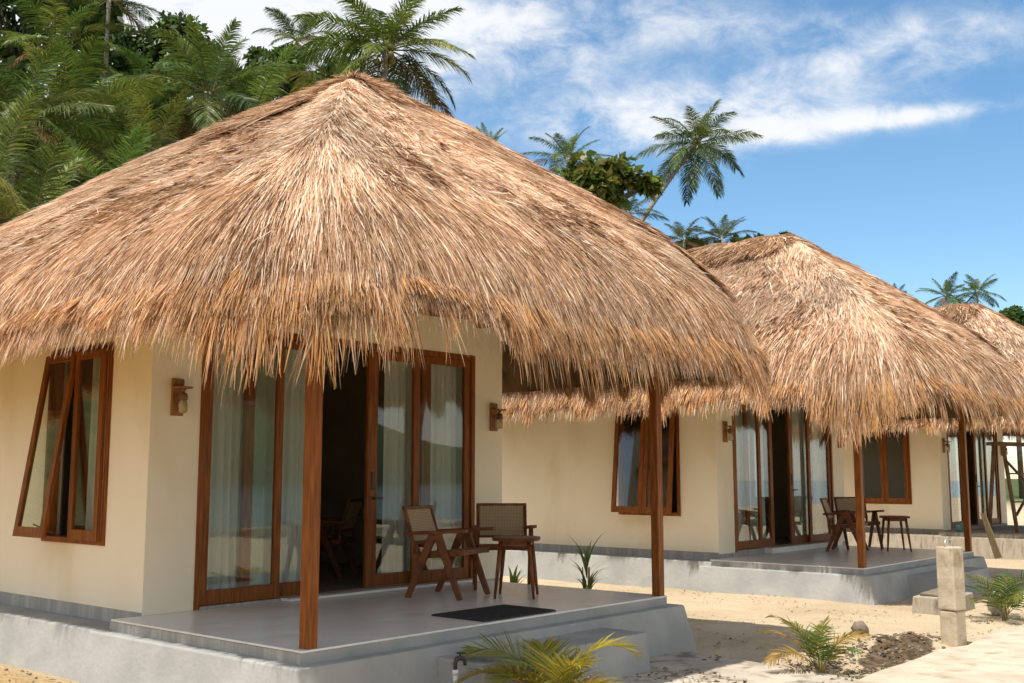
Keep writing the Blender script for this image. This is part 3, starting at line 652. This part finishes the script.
def palm(px, py, depth, fl, label, group, nf=20, seed=0, lean=(0,0), nuts=0, spread=1.0, dead=1, young=0, droopk=1.0, wid=1.0):
    r = np.random.default_rng(seed+500); c = pt(px, py, depth)
    bx, by = c[0]+lean[0], c[1]+lean[1]; gz = float(ground_h(bx, by))
    if gz > c[2]-1.5: gz = c[2]-1.5
    t = thing('coconut_palm', (bx,by,gz), label, 'palm tree', group)
    O = np.array((bx,by,gz)); top = c-O
    mb = MB(); K = 16; pts = []; rad = []
    for k in range(K):
        u = k/(K-1); bend = u**1.7
        pts.append((top[0]*bend, top[1]*bend, top[2]*u)); rad.append((.20 - .085*u + (.10*(1-u)**6) + .012*(k%2))*fl/3.6)
    mb.tube(pts, rad, 10); mb.build('trunk', M['trunk'], t)
    B = Blades(); shade = r.uniform(.75, 1.2)*np.array((r.uniform(.85,1.25),1,1))
    for k in range(nf):
        u = (k+.5)/nf; az = k*2.39996 + r.normal(0,.2)
        el = R(82) - u**.85*R(118)*spread + r.normal(0,.10)
        col = np.array(GREENS[r.integers(4)])*(.8+.4*r.random())*shade
        if u > .86 and r.random() < .5*dead: col = np.array((.20,.12,.05))
        ln = fl*(.72+.33*min(1,u*2.2))*(.9+.2*r.random())
        frond(B, tuple(np.array((0,0,.0))+np.array((math.cos(az),math.sin(az),0))*.1), az, el, ln, R(46)*(.55+.8*r.random())*(1.0 if el>0 else .8)*droopk, int(74), fl*.25, .0058*fl*wid, r, col, rach=.013*fl, hang=.40, vee=.18)
    me = B.mesh('crown'); link('crown', me, M['leaf'], t, tuple(top))
    for k in range(nuts):
        a = r.random()*6.28; q = top+np.array((math.cos(a)*.28,math.sin(a)*.28,-.18-.25*r.random())); s = .13
        n_ = MB(); n_.lathe(q, [(.02,-s),(s*.7,-s*.7),(s*.95,-.02),(s*.75,s*.6),(.02,s)], 10); n_.build('coconut', M['nut'], t)
    return t
def leafcloud(B, centers, rad, n, size, r, cols, flat=.7):
    # leaves spread through the volume of clumps at branch ends
    k = r.integers(0, len(centers), n); c = np.array(centers)[k]; ra = np.array(rad)[k]
    v = unit(r.normal(0,1,(n,3))); rr = r.random(n)**.45
    P = c + v*(ra*rr)[:,None]*np.array([1,1,flat])
    D = unit(v*.7 + r.normal(0,.6,(n,3)) + np.array([0,0,-.15])); A = unit(np.cross(D, r.normal(0,1,(n,3))+np.array([0,0,1.2])))
    l = size*(.6+.7*r.random(n)); u = np.array([0,.45,1.0])
    Pl = P[:,None]+D[:,None]*(l[:,None]*u[None])[...,None]; Pl[...,2] -= .2*l[:,None]*u[None]**2
    W = (l[:,None]*.30)*np.array([.25,1,.15])[None]
    kc = r.integers(0, len(cols), n); C = np.array(cols)[kc]*(.65+.7*r.random((n,1)))
    B.add(Pl, A, W, C)
def broadleaf(px, py, depth, rx, rz, label, group=None, seed=0, n=5000, size=.22, cols=((.07,.115,.02),(.10,.145,.026),(.045,.08,.016)), nc=22, name='broadleaf_tree', extra=()):
    r = np.random.default_rng(seed+900); c = pt(px, py, depth); gz = float(ground_h(c[0], c[1])); gz = min(gz, c[2]-rz*.9)
    t = thing(name, (c[0],c[1],gz), label, 'tree', group); top = np.array((0,0,c[2]-gz))
    cen = []; rad = []
    for k in range(nc):
        v = unit(r.normal(0,1,3)); q = top+v*np.array((rx,rx,rz))*(.35+.6*r.random()); cen.append(q); rad.append((.22+.2*r.random())*min(rx,rz)*1.1)
    for ex, ey, er, ez in extra:
        e_ = pt(ex, ey, depth)-np.array((c[0],c[1],gz))
        for k in range(5): cen.append(e_+r.normal(0,1,3)*np.array((er,er,ez))*.4); rad.append(.28)
    mb = MB(); zt = max(.3, top[2]-rz*.7); mb.tube([(0,0,0),(.05,.03,zt*.5),(0,0,zt)], [.22,.17,.14], 8)
    for q in cen:
        s = np.array((0,0,zt)); m_ = (s+q)/2+np.array((0,0,-.1*rz)); mb.tube([s,m_,q],[.09,.05,.02],6)
    mb.build('trunk', M['bark'], t)
    B = Blades(); leafcloud(B, cen, rad, n, size, r, cols); link('crown', B.mesh('crown'), M['leaf'], t)
    return t
HG = 'palms on the hillside'
palm(385, 50, 38, 3.1, 'large coconut palm rising right behind the apex of the nearest roof', HG, 27, 1, nuts=6, wid=1.15)
palm(297, 40, 62, 2.6, 'small distant coconut palm left of the roof apex', HG, 18, 2)
palm(208, 92, 28, 2.45, 'big coconut palm showing its crown base just above the roof slope', HG, 22, 3, nuts=4)
palm(109, 0, 40, 2.1, 'tall thin trunked palm whose crown is cut by the top edge', HG, 16, 4)
palm(72, 118, 24, 2.4, 'bushy coconut palm in the middle of the left hillside', HG, 20, 5)
palm(14, 118, 21, 2.0, 'coconut palm at the left edge with long arching fronds', HG, 20, 6)
palm(-12, 195, 17, 2.2, 'low palm at the left edge with drooping grey fronds', HG, 18, 7)
palm(112, 208, 19, 2.1, 'low young palm just above the lower roof slope', HG, 18, 8, spread=.8)
palm(150, 158, 24, 2.0, 'leaning coconut palm between the bushy palm and the big crown', HG, 18, 9)
palm(55, 45, 38, 2.9, 'hilltop coconut palm under the dark tree', HG, 18, 10)
palm(255, 112, 32, 2.9, 'coconut palm right of the big crown with a long level frond', HG, 18, 11)
palm(335, 92, 46, 2.9, 'coconut palm low behind the roof slope left of the apex', HG, 18, 12)
palm(158, 92, 36, 2.2, 'coconut palm with pale fronds against the sky at the left', HG, 18, 13)
palm(30, 240, 15.5, 1.9, 'lowest palm where the roof meets the left edge', HG, 14, 14, spread=.8)
palm(38, 170, 23, 1.9, 'small dark palm between the left edge and the low young palm', HG, 16, 15)
palm(128, 118, 30, 2.2, 'slim coconut palm below the thin tall trunk', HG, 17, 16)
RG = 'palms behind the bungalows'
palm(697, 143, 62, 3.3, 'tall leaning coconut palm standing alone against the sky', RG, 26, 20, lean=(-5.9,5.9), nuts=8, spread=1.15, dead=0, droopk=1.1)
palm(568, 158, 52, 2.0, 'small palm peeping over the right slope of the nearest roof', RG, 16, 21, spread=.8)
palm(628, 214, 58, 2.2, 'dark low palm at the foot of the leaning palm', RG, 16, 22)
palm(684, 240, 60, 1.9, 'low palm right of the leaning trunk', RG, 16, 23)
palm(722, 238, 60, 1.9, 'small palm above the left slope of the middle roof', RG, 16, 24, spread=.8)
palm(946, 296, 85, 2.3, 'left of the two distant palms above the farthest roof', RG, 18, 25)
palm(977, 292, 85, 2.1, 'right of the two distant palms above the farthest roof', RG, 18, 26)
palm(895, 298, 80, 1.4, 'palm tip showing above the right slope of the middle roof', RG, 12, 27, spread=.7)
palm(489, 150, 48, 1.15, 'single palm tip showing over the right slope of the nearest roof', RG, 6, 28, spread=.15)
DG = ((.045,.08,.015),(.065,.105,.02),(.03,.055,.012))
broadleaf(599, 184, 48, 1.75, 1.5, 'broad leaved tree with round glossy leaves beside the leaning palm', None, 1, 2600, .42, ((.10,.15,.022),(.16,.20,.03),(.07,.12,.018),(.18,.15,.03)), 26, extra=((648,183,.3,.15),))
broadleaf(22, 20, 42, 4.2, 3.0, 'dark round leaved tree at the top left corner', None, 3, 9000, .34, DG)
broadleaf(165, 62, 48, 3.0, 2.2, 'rounded green tree on the skyline left of the big palm crown', None, 4, 6500, .34)
broadleaf(110, 118, 52, 4.5, 2.6, 'wide green tree below the thin palm trunk', None, 5, 8000, .36)
broadleaf(262, 88, 56, 3.8, 2.2, 'green tree on the skyline between big crown and small distant palm', None, 6, 7500, .34)
broadleaf(325, 92, 58, 3.0, 1.5, 'low green tree behind the ridge left of the apex', None, 7, 5000, .34)
broadleaf(60, 190, 30, 5.0, 3.0, 'dark leafy tree filling the lower left hillside', None, 8, 11000, .3, DG)
broadleaf(185, 170, 34, 4.5, 2.6, 'dark leafy tree behind the middle of the left roof slope', None, 9, 9000, .3, DG)
broadleaf(1012, 322, 80, 3.6, 1.3, 'bright green treetop above the farthest roof at the right edge', None, 10, 5000, .4, ((.06,.12,.02),(.09,.15,.03)))
broadleaf(688, 254, 66, 1.8, .8, 'low leafy tree between the two nearest roofs', None, 11, 3500, .35)
broadleaf(784, 238, 62, .7, .35, 'leaf sprig showing at the apex of the middle roof', None, 12, 220, .35, ((.06,.10,.014),), 5)
broadleaf(745, 246, 64, 2.0, .45, 'low hedge like treetop left of the middle apex', None, 13, 1500, .32)
# undergrowth on the hillside
B = Blades(); r = np.random.default_rng(77); cen = []; rad = []
for k in range(420):
    px, dep = r.uniform(-160, 420), r.uniform(24, 70); py = np.interp(dep, [24,70],[232,95]) + r.uniform(-10, 60)
    q = pt(px, py, dep); h = float(ground_h(q[0], q[1])); q[2] = max(q[2], h+.2)
    cen.append(q); rad.append(r.uniform(.8, 1.7))
leafcloud(B, cen, rad, 42000, .46, r, DG); tag(link('undergrowth', B.mesh('undergrowth'), M['leaf']), 'dark undergrowth covering the hillside', kind='stuff', cat='undergrowth')

def young_palm(loc, h, nf, col, label, seed, cane=True, el0=80):
    r = np.random.default_rng(seed); t = thing('young_palm', loc, label, 'young palm', 'young palms planted along the path')
    B = Blades()
    for k in range(nf):
        az = k*2.39996+r.normal(0,.25); el = R(el0)-R(42)*((k+.3)/nf)+r.normal(0,.08)
        c = np.array(col[r.integers(len(col))])
        frond(B, (math.cos(az)*.025,math.sin(az)*.025,h*.12), az, el, h*(.75+.5*r.random()), R(70)*(.8+.5*r.random()), 26, h*.34, .0065, r, c, rach=.006, vee=.15, hang=.25)
    link('fronds', B.mesh('fronds'), M['leaf'], t)
    mb = MB()
    for k in range(max(4, nf//2)):
        a = r.random()*6.28; q = np.array((math.cos(a)*.05*r.random(),math.sin(a)*.05*r.random(),0))
        mb.tube([q-(0,0,.03), q*1.3+(0,0,h*.2), q*2.2+(0,0,h*.36)], [.011,.009,.005], 6)
    mb.build('stem', noise_mat('cane_stem', (.24,.19,.07), (.36,.30,.12), 12, .5), t)
    return t
def gpt(x, y, z): 
    d = FW*F_PX + RT*(x-CX) - UP*(y-CY); return CAM + d*(z-EYE)/d[2]
YEL = [(.36,.27,.035),(.26,.26,.04),(.42,.28,.04)]
MIX = [(.12,.17,.03),(.20,.20,.04),(.34,.22,.05),(.09,.15,.03)]
GRN = [(.07,.14,.025),(.10,.17,.03),(.16,.18,.04)]
def corner_palm():
    q = gpt(552, 708, -.46); t = thing('young_palm', (q[0],q[1],-.47), 'yellow fronded young palm at the bottom edge below the step', 'young palm', 'young palms planted along the path')
    B = Blades(); r = np.random.default_rng(31); ar = math.atan2(RT[1], RT[0])
    for da, el, ln, dr, col in ((12,66,.80,112,(.36,.30,.035)),(168,60,.80,100,(.25,.27,.04)),(-60,70,.5,80,(.32,.29,.04)),(100,74,.5,70,(.30,.28,.04)),(200,44,.74,80,(.32,.27,.04)),(-150,56,.5,90,(.28,.27,.04)),(-20,40,.5,70,(.38,.29,.05)),(60,58,.45,80,(.30,.27,.04))):
        frond(B, (0,0,.03), ar+R(da), R(el), ln, R(dr), 38, .30, .0072, r, col, rach=.007, vee=.22, hang=.12)
    link('fronds', B.mesh('fronds'), M['leaf'], t)
    mb = MB(); mb.tube([(0,0,-.03),(0,0,.06)], [.03,.012], 8); mb.build('stem', M['nut'], t)
corner_palm()
q = gpt(820, 674, -.5); young_palm((q[0],q[1],float(ground_h(q[0],q[1]))-.01), .53, 10, MIX, 'young palm with orange and green fronds on the sand beside the footpath', 32)
q = gpt(1006, 621, -.5); young_palm((q[0],q[1],float(ground_h(q[0],q[1]))-.01), .62, 12, GRN, 'green young palm at the right edge beside the concrete block', 33)
def strap_plant(x, y, n, h, w, col, label, seed, name='strap_leaf_plant', up=80, drop=55, lo=.05, span=.45, ll=.45):
    r = np.random.default_rng(seed); t = thing(name, (x,y,float(ground_h(x,y))-.01), label, 'plant')
    B = Blades()
    for k in range(n):
        az = r.random()*6.28; z0 = h*(lo+span*r.random()); K = 7; u = np.linspace(0,1,K); e = R(up)-R(drop)*u**1.4*(.6+.8*r.random())
        l = h*(ll+.25*r.random()); dr = np.stack([np.cos(e)*math.cos(az),np.cos(e)*math.sin(az),np.sin(e)],-1)*l/(K-1)
        P = np.array((0,0,z0))+np.concatenate([[np.zeros(3)],np.cumsum(dr[:-1],0)])
        B.add(P[None], np.array([[-math.sin(az),math.cos(az),0]]), w*np.interp(u,[0,.35,1],[.5,1,.08])[None], np.array([col[r.integers(len(col))]])*(.8+.4*r.random()))
    link('leaves', B.mesh('leaves'), M['leaf'], t)
    mb = MB()
    for k in range(3): a = k*2.1; mb.tube([(.03*math.cos(a),.03*math.sin(a),0),(.05*math.cos(a),.05*math.sin(a),h*.55)], [.012,.007], 6)
    mb.build('stem', M['nut'], t)
q = pt(587, 592, 12.6); strap_plant(q[0], q[1], 22, 1.05, .017, [(.07,.13,.02),(.10,.17,.03),(.15,.19,.05)], 'tall slender leafy plant between the nearest deck and the middle bungalow', 41, up=76, drop=85, lo=.12, span=.52, ll=.33)
q = pt(513, 592, 12.8); strap_plant(q[0], q[1], 10, .62, .03, [(.20,.28,.04),(.26,.32,.06)], 'small bright green plant seen between the armchair legs', 42)
q = gpt(884, 548, -.5); strap_plant(q[0], q[1], 16, .7, .03, [(.10,.17,.03),(.14,.20,.05)], 'small plant in the gap between middle and farthest bungalows', 43)
# leaf litter, pebbles
B = Blades(); r = np.random.default_rng(9)
def litter(n, x0, x1, y0, y1, z, size, cols):
    x = r.uniform(x0,x1,n); y = r.uniform(y0,y1,n); k = vnoise(x,y,.5,21) > .45; x, y = x[k], y[k]; n = len(x)
    zz = (ground_h(x,y) if z is None else np.full(n,z))+.006
    a = r.random(n)*6.28; D = np.stack([np.cos(a),np.sin(a),r.normal(0,.2,n)],-1); l = size*(.4+r.random(n)); u = np.array([0,.5,1])
    P = np.stack([x,y,zz],-1)[:,None]+D[:,None]*(l[:,None]*u)[...,None]; P[:,1,2] += .006
    W = l[:,None]*np.array([.04,.2,.03])[None]; S = np.stack([-np.sin(a),np.cos(a),r.normal(0,.3,n)],-1)
    B.add(P,S,W,np.array(cols)[r.integers(0,len(cols),n)]*(.6+.7*r.random((n,1))))
BR = [(.16,.10,.05),(.24,.16,.08),(.10,.065,.035),(.34,.25,.14)]
litter(900, 5.7, 8.7, 3.6, 5.0, -.462, .05, BR); litter(1400, 8.9, 14, 3.7, 9, None, .035, BR); litter(800, 1.5, 4.2, 6, 12, None, .04, BR); litter(400, 8.7, 10.8, 3.6, 4.4, None, .07, BR)
tag(link('leaf_litter', B.mesh('leaf_litter'), M['leaf']), 'dry leaf litter scattered over sand and slab', 'leaf litter', kind='stuff')
def blob(mb, c, s, r, k=7, n=10):
    f = r.uniform(.7,1.2,(k,n)); vs = []
    for i in range(k):
        a = math.pi*i/(k-1)
        for j in range(n):
            b_ = 2*math.pi*j/n; q = f[i,j] if 0<i<k-1 else 1
            vs.append((c[0]+s[0]*math.sin(a)*math.cos(b_)*q, c[1]+s[1]*math.sin(a)*math.sin(b_)*q, c[2]+s[2]*math.cos(a)*(q if 0<i<k-1 else .9)))
    mb.add(vs, [(i*n+j,i*n+(j+1)%n,(i+1)*n+(j+1)%n,(i+1)*n+j) for i in range(k-1) for j in range(n)], True)
mb = MB(); n = 900; x = np.concatenate([r.uniform(8.7,10.9,n//2), r.uniform(1.8,4.2,n//2)]); y = np.concatenate([r.normal(4.0,.22,n//2), r.uniform(6,12,n//2)])
for i in range(n):
    s = .008+.022*r.random()**3
    if y[i] < 3.6: continue
    blob(mb, (x[i],y[i],float(ground_h(x[i],y[i]))+s*.3), (s,s*.8,s*.6), r, 4, 6)
tag(mb.build('pebbles', M['stone']), 'pebbles and soil clods on the sand', 'pebbles', kind='stuff')

# ------------------------------------------------------------------ small outdoor things
q = gpt(860, 634, -.5); mb = MB(); blob(mb, (0,0,.05), (.12,.09,.07), np.random.default_rng(4))
tag(mb.build('rock', M['stone'], None, (q[0],q[1],float(ground_h(q[0],q[1])))), 'grey rock lying on the lit sand beside the orange fronded palm', 'rock')
q = gpt(949, 647, -.5); pl = thing('concrete_pillar', (10.68,3.66,-.5), 'short square concrete pillar with a wire loop beside the footpath', 'pillar', None, R(-14))
mb = MB(); mb.frustum((-.089,.089,-.089,.089), -.1, (-.087,.087,-.087,.087), .35); mb.build('pillar_base', M['concrete'], pl, bevel=.02)
mb = MB(); mb.frustum((-.092,.092,-.092,.092), .351, (-.091,.091,-.091,.091), .945); mb.build('pillar_shaft', M['concrete'], pl, bevel=.012)
mb = MB(); mb.tube([(-.07,0,.94),(-.066,0,.975),(-.045,.01,1.005),(0,0,1.02),(.045,-.01,1.005),(.066,0,.975),(.07,0,.94)], .008, 6); mb.build('wire_loop', M['metal'], pl)
q = gpt(962, 614, -.5); cb_ = thing('concrete_block', (q[0],q[1],-.5), 'low raw concrete block behind the pillar', 'concrete block', None, R(3))
mb = MB(); mb.frustum((-.3,.62,0,.5),-.1,(-.28,.6,.02,.48),.20); mb.build('body', M['raw'], cb_, bevel=.015)
mb = MB(); mb.box(-.2,.5,.08,.42,.202,.235); mb.build('cover', M['stone'], cb_, bevel=.01)
q = gpt(998, 616, -.5); mb = MB(); blob(mb, (0,0,.13), (.12,.10,.15), np.random.default_rng(12), 9, 14)
tag(mb.build('plastic_bag', M['bag'], None, (q[0],q[1],-.5)), 'crumpled pale plastic bag between concrete block and green young palm', 'plastic bag')
tp = thing('water_tap', tuple(gpt(455, 712, -.46)), 'black garden tap on a white pipe in front of the step', 'water tap', None, R(-20))
D = float(np.linalg.norm(gpt(455,712,-.46)-CAM)); hh = .345
mb = MB(); mb.tube([(0,0,-.1),(0,0,hh-.07)], .017, 12); mb.tube([(0,0,hh-.10),(0,0,hh-.068)], .022, 12); mb.build('pipe', M['pvc'], tp)
mb = MB(); mb.tube([(0,0,hh-.07),(0,0,hh-.02),(.01,0,hh),(.035,0,hh+.008),(.06,0,hh),(.072,0,hh-.02),(.074,0,hh-.045)], [.013,.014,.016,.018,.015,.013,.013], 10); mb.build('spout', M['iron'], tp)
mb = MB(); mb.tube([(.035,0,hh+.012),(.035,0,hh+.035)], .008, 8); mb.bar((.012,0,hh+.04),(.08,0,hh+.034),.018,.012); mb.build('handle', M['black'], tp, bevel=.003)
# plank leaning on the middle deck, cup and trestle at the farthest bungalow
mb = MB(); mb.bar((0,0,0),(-.10,.17,.70),.11,.03,.07); q = gpt(982,556,-.1)
tag(mb.build('wooden_plank', M['plank'], None, (18.02,5.42,-.16)), 'pale wooden plank leaning on the right post of the middle bungalow', 'plank')
mb = MB(); mb.lathe((0,0,0), [(.05,0),(.065,.06),(.07,.13),(.074,.15)], 14)
tag(mb.build('cup', M['teal'], None, (23.12,7.7,-.02)), 'small teal cup on the deck corner of the farthest bungalow', 'cup')
tr_ = thing('timber_trestle', (24.35,6.85,-.02), 'weathered timber work trestle with crossed braces on the farthest deck', 'trestle', None, R(-12))
mb = MB(); mb.bar((-.9,0,1.82),(1.2,0,1.82),.32,.07); mb.build('top', M['oldwood'], tr_)
for sx in (-.7, .95):
    for sy in (-1, 1):
        mb = MB(); mb.bar((sx,sy*.3,0),(sx,sy*.1,1.78),.06,.06); mb.build('leg', M['oldwood'], tr_)
mb = MB()
mb.bar((-.7,-.3,.35),(.95,-.15,1.45),.05,.03); mb.bar((.95,-.31,.35),(-.7,-.16,1.45),.05,.03); mb.bar((-.75,-.27,.62),(1.0,-.27,.62),.05,.03); mb.bar((-.75,-.2,1.2),(1.0,-.2,1.2),.05,.03)
mb.build('brace', M['oldwood'], tr_)
# trees along the shore behind the photographer's back, seen mirrored in the glass
def shore_palm(x, y, h, fl, seed):
    v = np.array((x,y,h)); r = np.random.default_rng(seed); gz = float(ground_h(x,y))
    t = thing('coconut_palm', (x,y,gz), 'coconut palm on the shore behind the viewpoint, mirrored in the doors', 'palm tree', 'shore palms')
    mb = MB(); mb.tube([(0,0,0),(.3,.1,h*.5),(.9,.2,h)], [.22,.16,.12], 8); mb.build('trunk', M['trunk'], t)
    B = Blades()
    for k in range(16): frond(B, (0,0,0), k*2.4, R(75)-R(100)*k/16, fl, R(60), 26, fl*.28, .014*fl, r, GREENS[k%4], rach=.02*fl)
    link('crown', B.mesh('crown'), M['leaf'], t, (.9,.2,h))
for i, (x, y, h) in enumerate(((24,-9,6.5),(31,-12,8),(17,-10,7),(39,-14,8),(13,-11,9))): shore_palm(x, y, h, 3.4, 60+i)
mb = MB(); hx = np.linspace(-500, 700, 80); hz = 14+26*vnoise(hx, hx*0, 120, 8)
mb.add([(x,-420,-3) for x in hx]+[(x,-440,z) for x,z in zip(hx,hz)]+[(x,-520,-3) for x in hx], [(i,i+1,80+i+1,80+i) for i in range(79)]+[(80+i,81+i,161+i,160+i) for i in range(79)], True)
tag(mb.build('far_hills', noise_mat('far_forest', (.03,.06,.03), (.06,.10,.045), .02, .95)), kind='structure')

# ------------------------------------------------------------------ sun and sky
SUN = np.array((-.40, -.03, .915)); SUN /= np.linalg.norm(SUN)
el = math.asin(SUN[2]); rot = math.atan2(SUN[0], SUN[1])
sd_ = bpy.data.lights.new('sun', 'SUN'); so = bpy.data.objects.new('sun', sd_); COL.objects.link(so)
sd_.energy = 4.2; sd_.angle = R(.55); sd_.color = (1.0, .96, .89)
so.rotation_euler = Vector(-SUN).to_track_quat('-Z', 'Y').to_euler()
wd = bpy.data.worlds.new('World'); sc.world = wd; wd.use_nodes = True; nt = wd.node_tree; N = nt.nodes; L = nt.links
bg = N['Background']; bg.inputs[1].default_value = .14
sky = N.new('ShaderNodeTexSky'); sky.sky_type = 'NISHITA'; sky.sun_disc = False; sky.sun_elevation = el; sky.sun_rotation = rot % (2*math.pi)
sky.air_density = 1.0; sky.dust_density = .3; sky.ozone_density = 2.0
tc = N.new('ShaderNodeTexCoord')
def vdot(v):
    d = N.new('ShaderNodeVectorMath'); d.operation = 'DOT_PRODUCT'; L.new(tc.outputs['Generated'], d.inputs[0]); d.inputs[1].default_value = tuple(v); return d.outputs['Value']
# cloud banks by compass direction: bearings measured about the bearing of the row of houses
fz = math_('MAXIMUM', vdot(FW), .05); U_ = math_('DIVIDE', vdot(RT), fz); V_ = math_('DIVIDE', vdot(UP), fz)
cv = N.new('ShaderNodeCombineXYZ'); L.new(U_, cv.inputs[0]); L.new(V_, cv.inputs[1])
def cnoise(scale, sx, sy, rotz, det=8, rough=.6, dist=.4):
    mp = N.new('ShaderNodeMapping'); mp.inputs['Scale'].default_value = (sx, sy, 1); mp.inputs['Rotation'].default_value = (0,0,R(rotz)); L.new(cv.outputs[0], mp.inputs[0])
    n = N.new('ShaderNodeTexNoise'); n.inputs['Scale'].default_value = scale; n.inputs['Detail'].default_value = det; n.inputs['Roughness'].default_value = rough; n.inputs['Distortion'].default_value = dist
    L.new(mp.outputs[0], n.inputs['Vector']); return n.outputs[0]
def bank(px, py, rx, ry, ang, amp, sharp=1.0):
    u0, v0 = (px-CX)/F_PX, -(py-CY)/F_PX; c_, s_ = math.cos(R(ang)), math.sin(R(ang))
    du = math_('SUBTRACT', U_, u0); dv = math_('SUBTRACT', V_, v0)
    a = math_('ADD', math_('MULTIPLY', du, c_*F_PX/rx), math_('MULTIPLY', dv, s_*F_PX/rx)); b_ = math_('ADD', math_('MULTIPLY', du, -s_*F_PX/ry), math_('MULTIPLY', dv, c_*F_PX/ry))
    d = math_('ADD', math_('MULTIPLY', a, a), math_('MULTIPLY', b_, b_))
    return math_('MULTIPLY', math_('POWER', 2.718, math_('MULTIPLY', d, -1.0)), amp)
tot = bank(120, 30, 330, 130, 0, 1.05)
for a in ((420,15,190,55,8,.46),(675,126,150,32,2,.62),(830,123,130,15,6,.50),(930,114,110,8,8,.36),(640,112,70,30,0,.30),(690,22,80,30,0,.27),(800,70,120,32,10,.35),(950,55,110,32,8,.33),(560,52,60,30,0,.30),(870,20,170,24,0,.24)):
    tot = math_('ADD', tot, bank(*a))
nn = math_('ADD', math_('MULTIPLY', math_('SUBTRACT', cnoise(5.5, 1, 1.7, -12), .5), 2.4), math_('MULTIPLY', math_('SUBTRACT', cnoise(17, 1, 1.6, 14, 10, .66), .5), 2.6))
f = math_('ADD', tot, math_('MULTIPLY', nn, math_('ADD', math_('MINIMUM', tot, .6), .12)))
gn = N.new('ShaderNodeTexNoise'); gn.inputs['Scale'].default_value = 2.6; gn.inputs['Detail'].default_value = 7; L.new(tc.outputs['Generated'], gn.inputs['Vector'])
away = N.new('ShaderNodeMapRange'); away.inputs[1].default_value = .72; away.inputs[2].default_value = .35; L.new(vdot(FW), away.inputs[0])  # unseen cloud cover behind the viewpoint, added to whiten the fill light
f = math_('ADD', f, math_('MULTIPLY', away.outputs[0], math_('MULTIPLY_ADD', gn.outputs[0], 1.9, -.32)))
mr = N.new('ShaderNodeMapRange'); mr.interpolation_type = 'SMOOTHSTEP'; mr.inputs[1].default_value = .02; mr.inputs[2].default_value = 1.0; mr.inputs[4].default_value = .93; L.new(f, mr.inputs[0])
hs = N.new('ShaderNodeHueSaturation'); hs.inputs['Hue'].default_value = .492; hs.inputs['Saturation'].default_value = 1.16; hs.inputs['Value'].default_value = .92; L.new(sky.outputs[0], hs.inputs['Color'])
mxw = N.new('ShaderNodeMix'); mxw.data_type = 'RGBA'; mxw.inputs[7].default_value = (5.3,5.35,5.4,1); L.new(mr.outputs[0], mxw.inputs[0]); L.new(hs.outputs[0], mxw.inputs[6])
L.new(mxw.outputs[2], bg.inputs[0])

sc.view_settings.view_transform = 'Standard'; sc.view_settings.look = 'None'; sc.view_settings.exposure = 0.46; sc.view_settings.gamma = 1
sc.render.engine = 'CYCLES'
cy = sc.cycles; cy.use_denoising = True; cy.denoising_prefilter = 'FAST'; cy.denoiser = 'OPENIMAGEDENOISE'; cy.max_bounces = 8; cy.diffuse_bounces = 4; cy.glossy_bounces = 4; cy.transmission_bounces = 6; cy.transparent_max_bounces = 12
cy.caustics_reflective = False; cy.caustics_refractive = False; cy.sample_clamp_indirect = 6
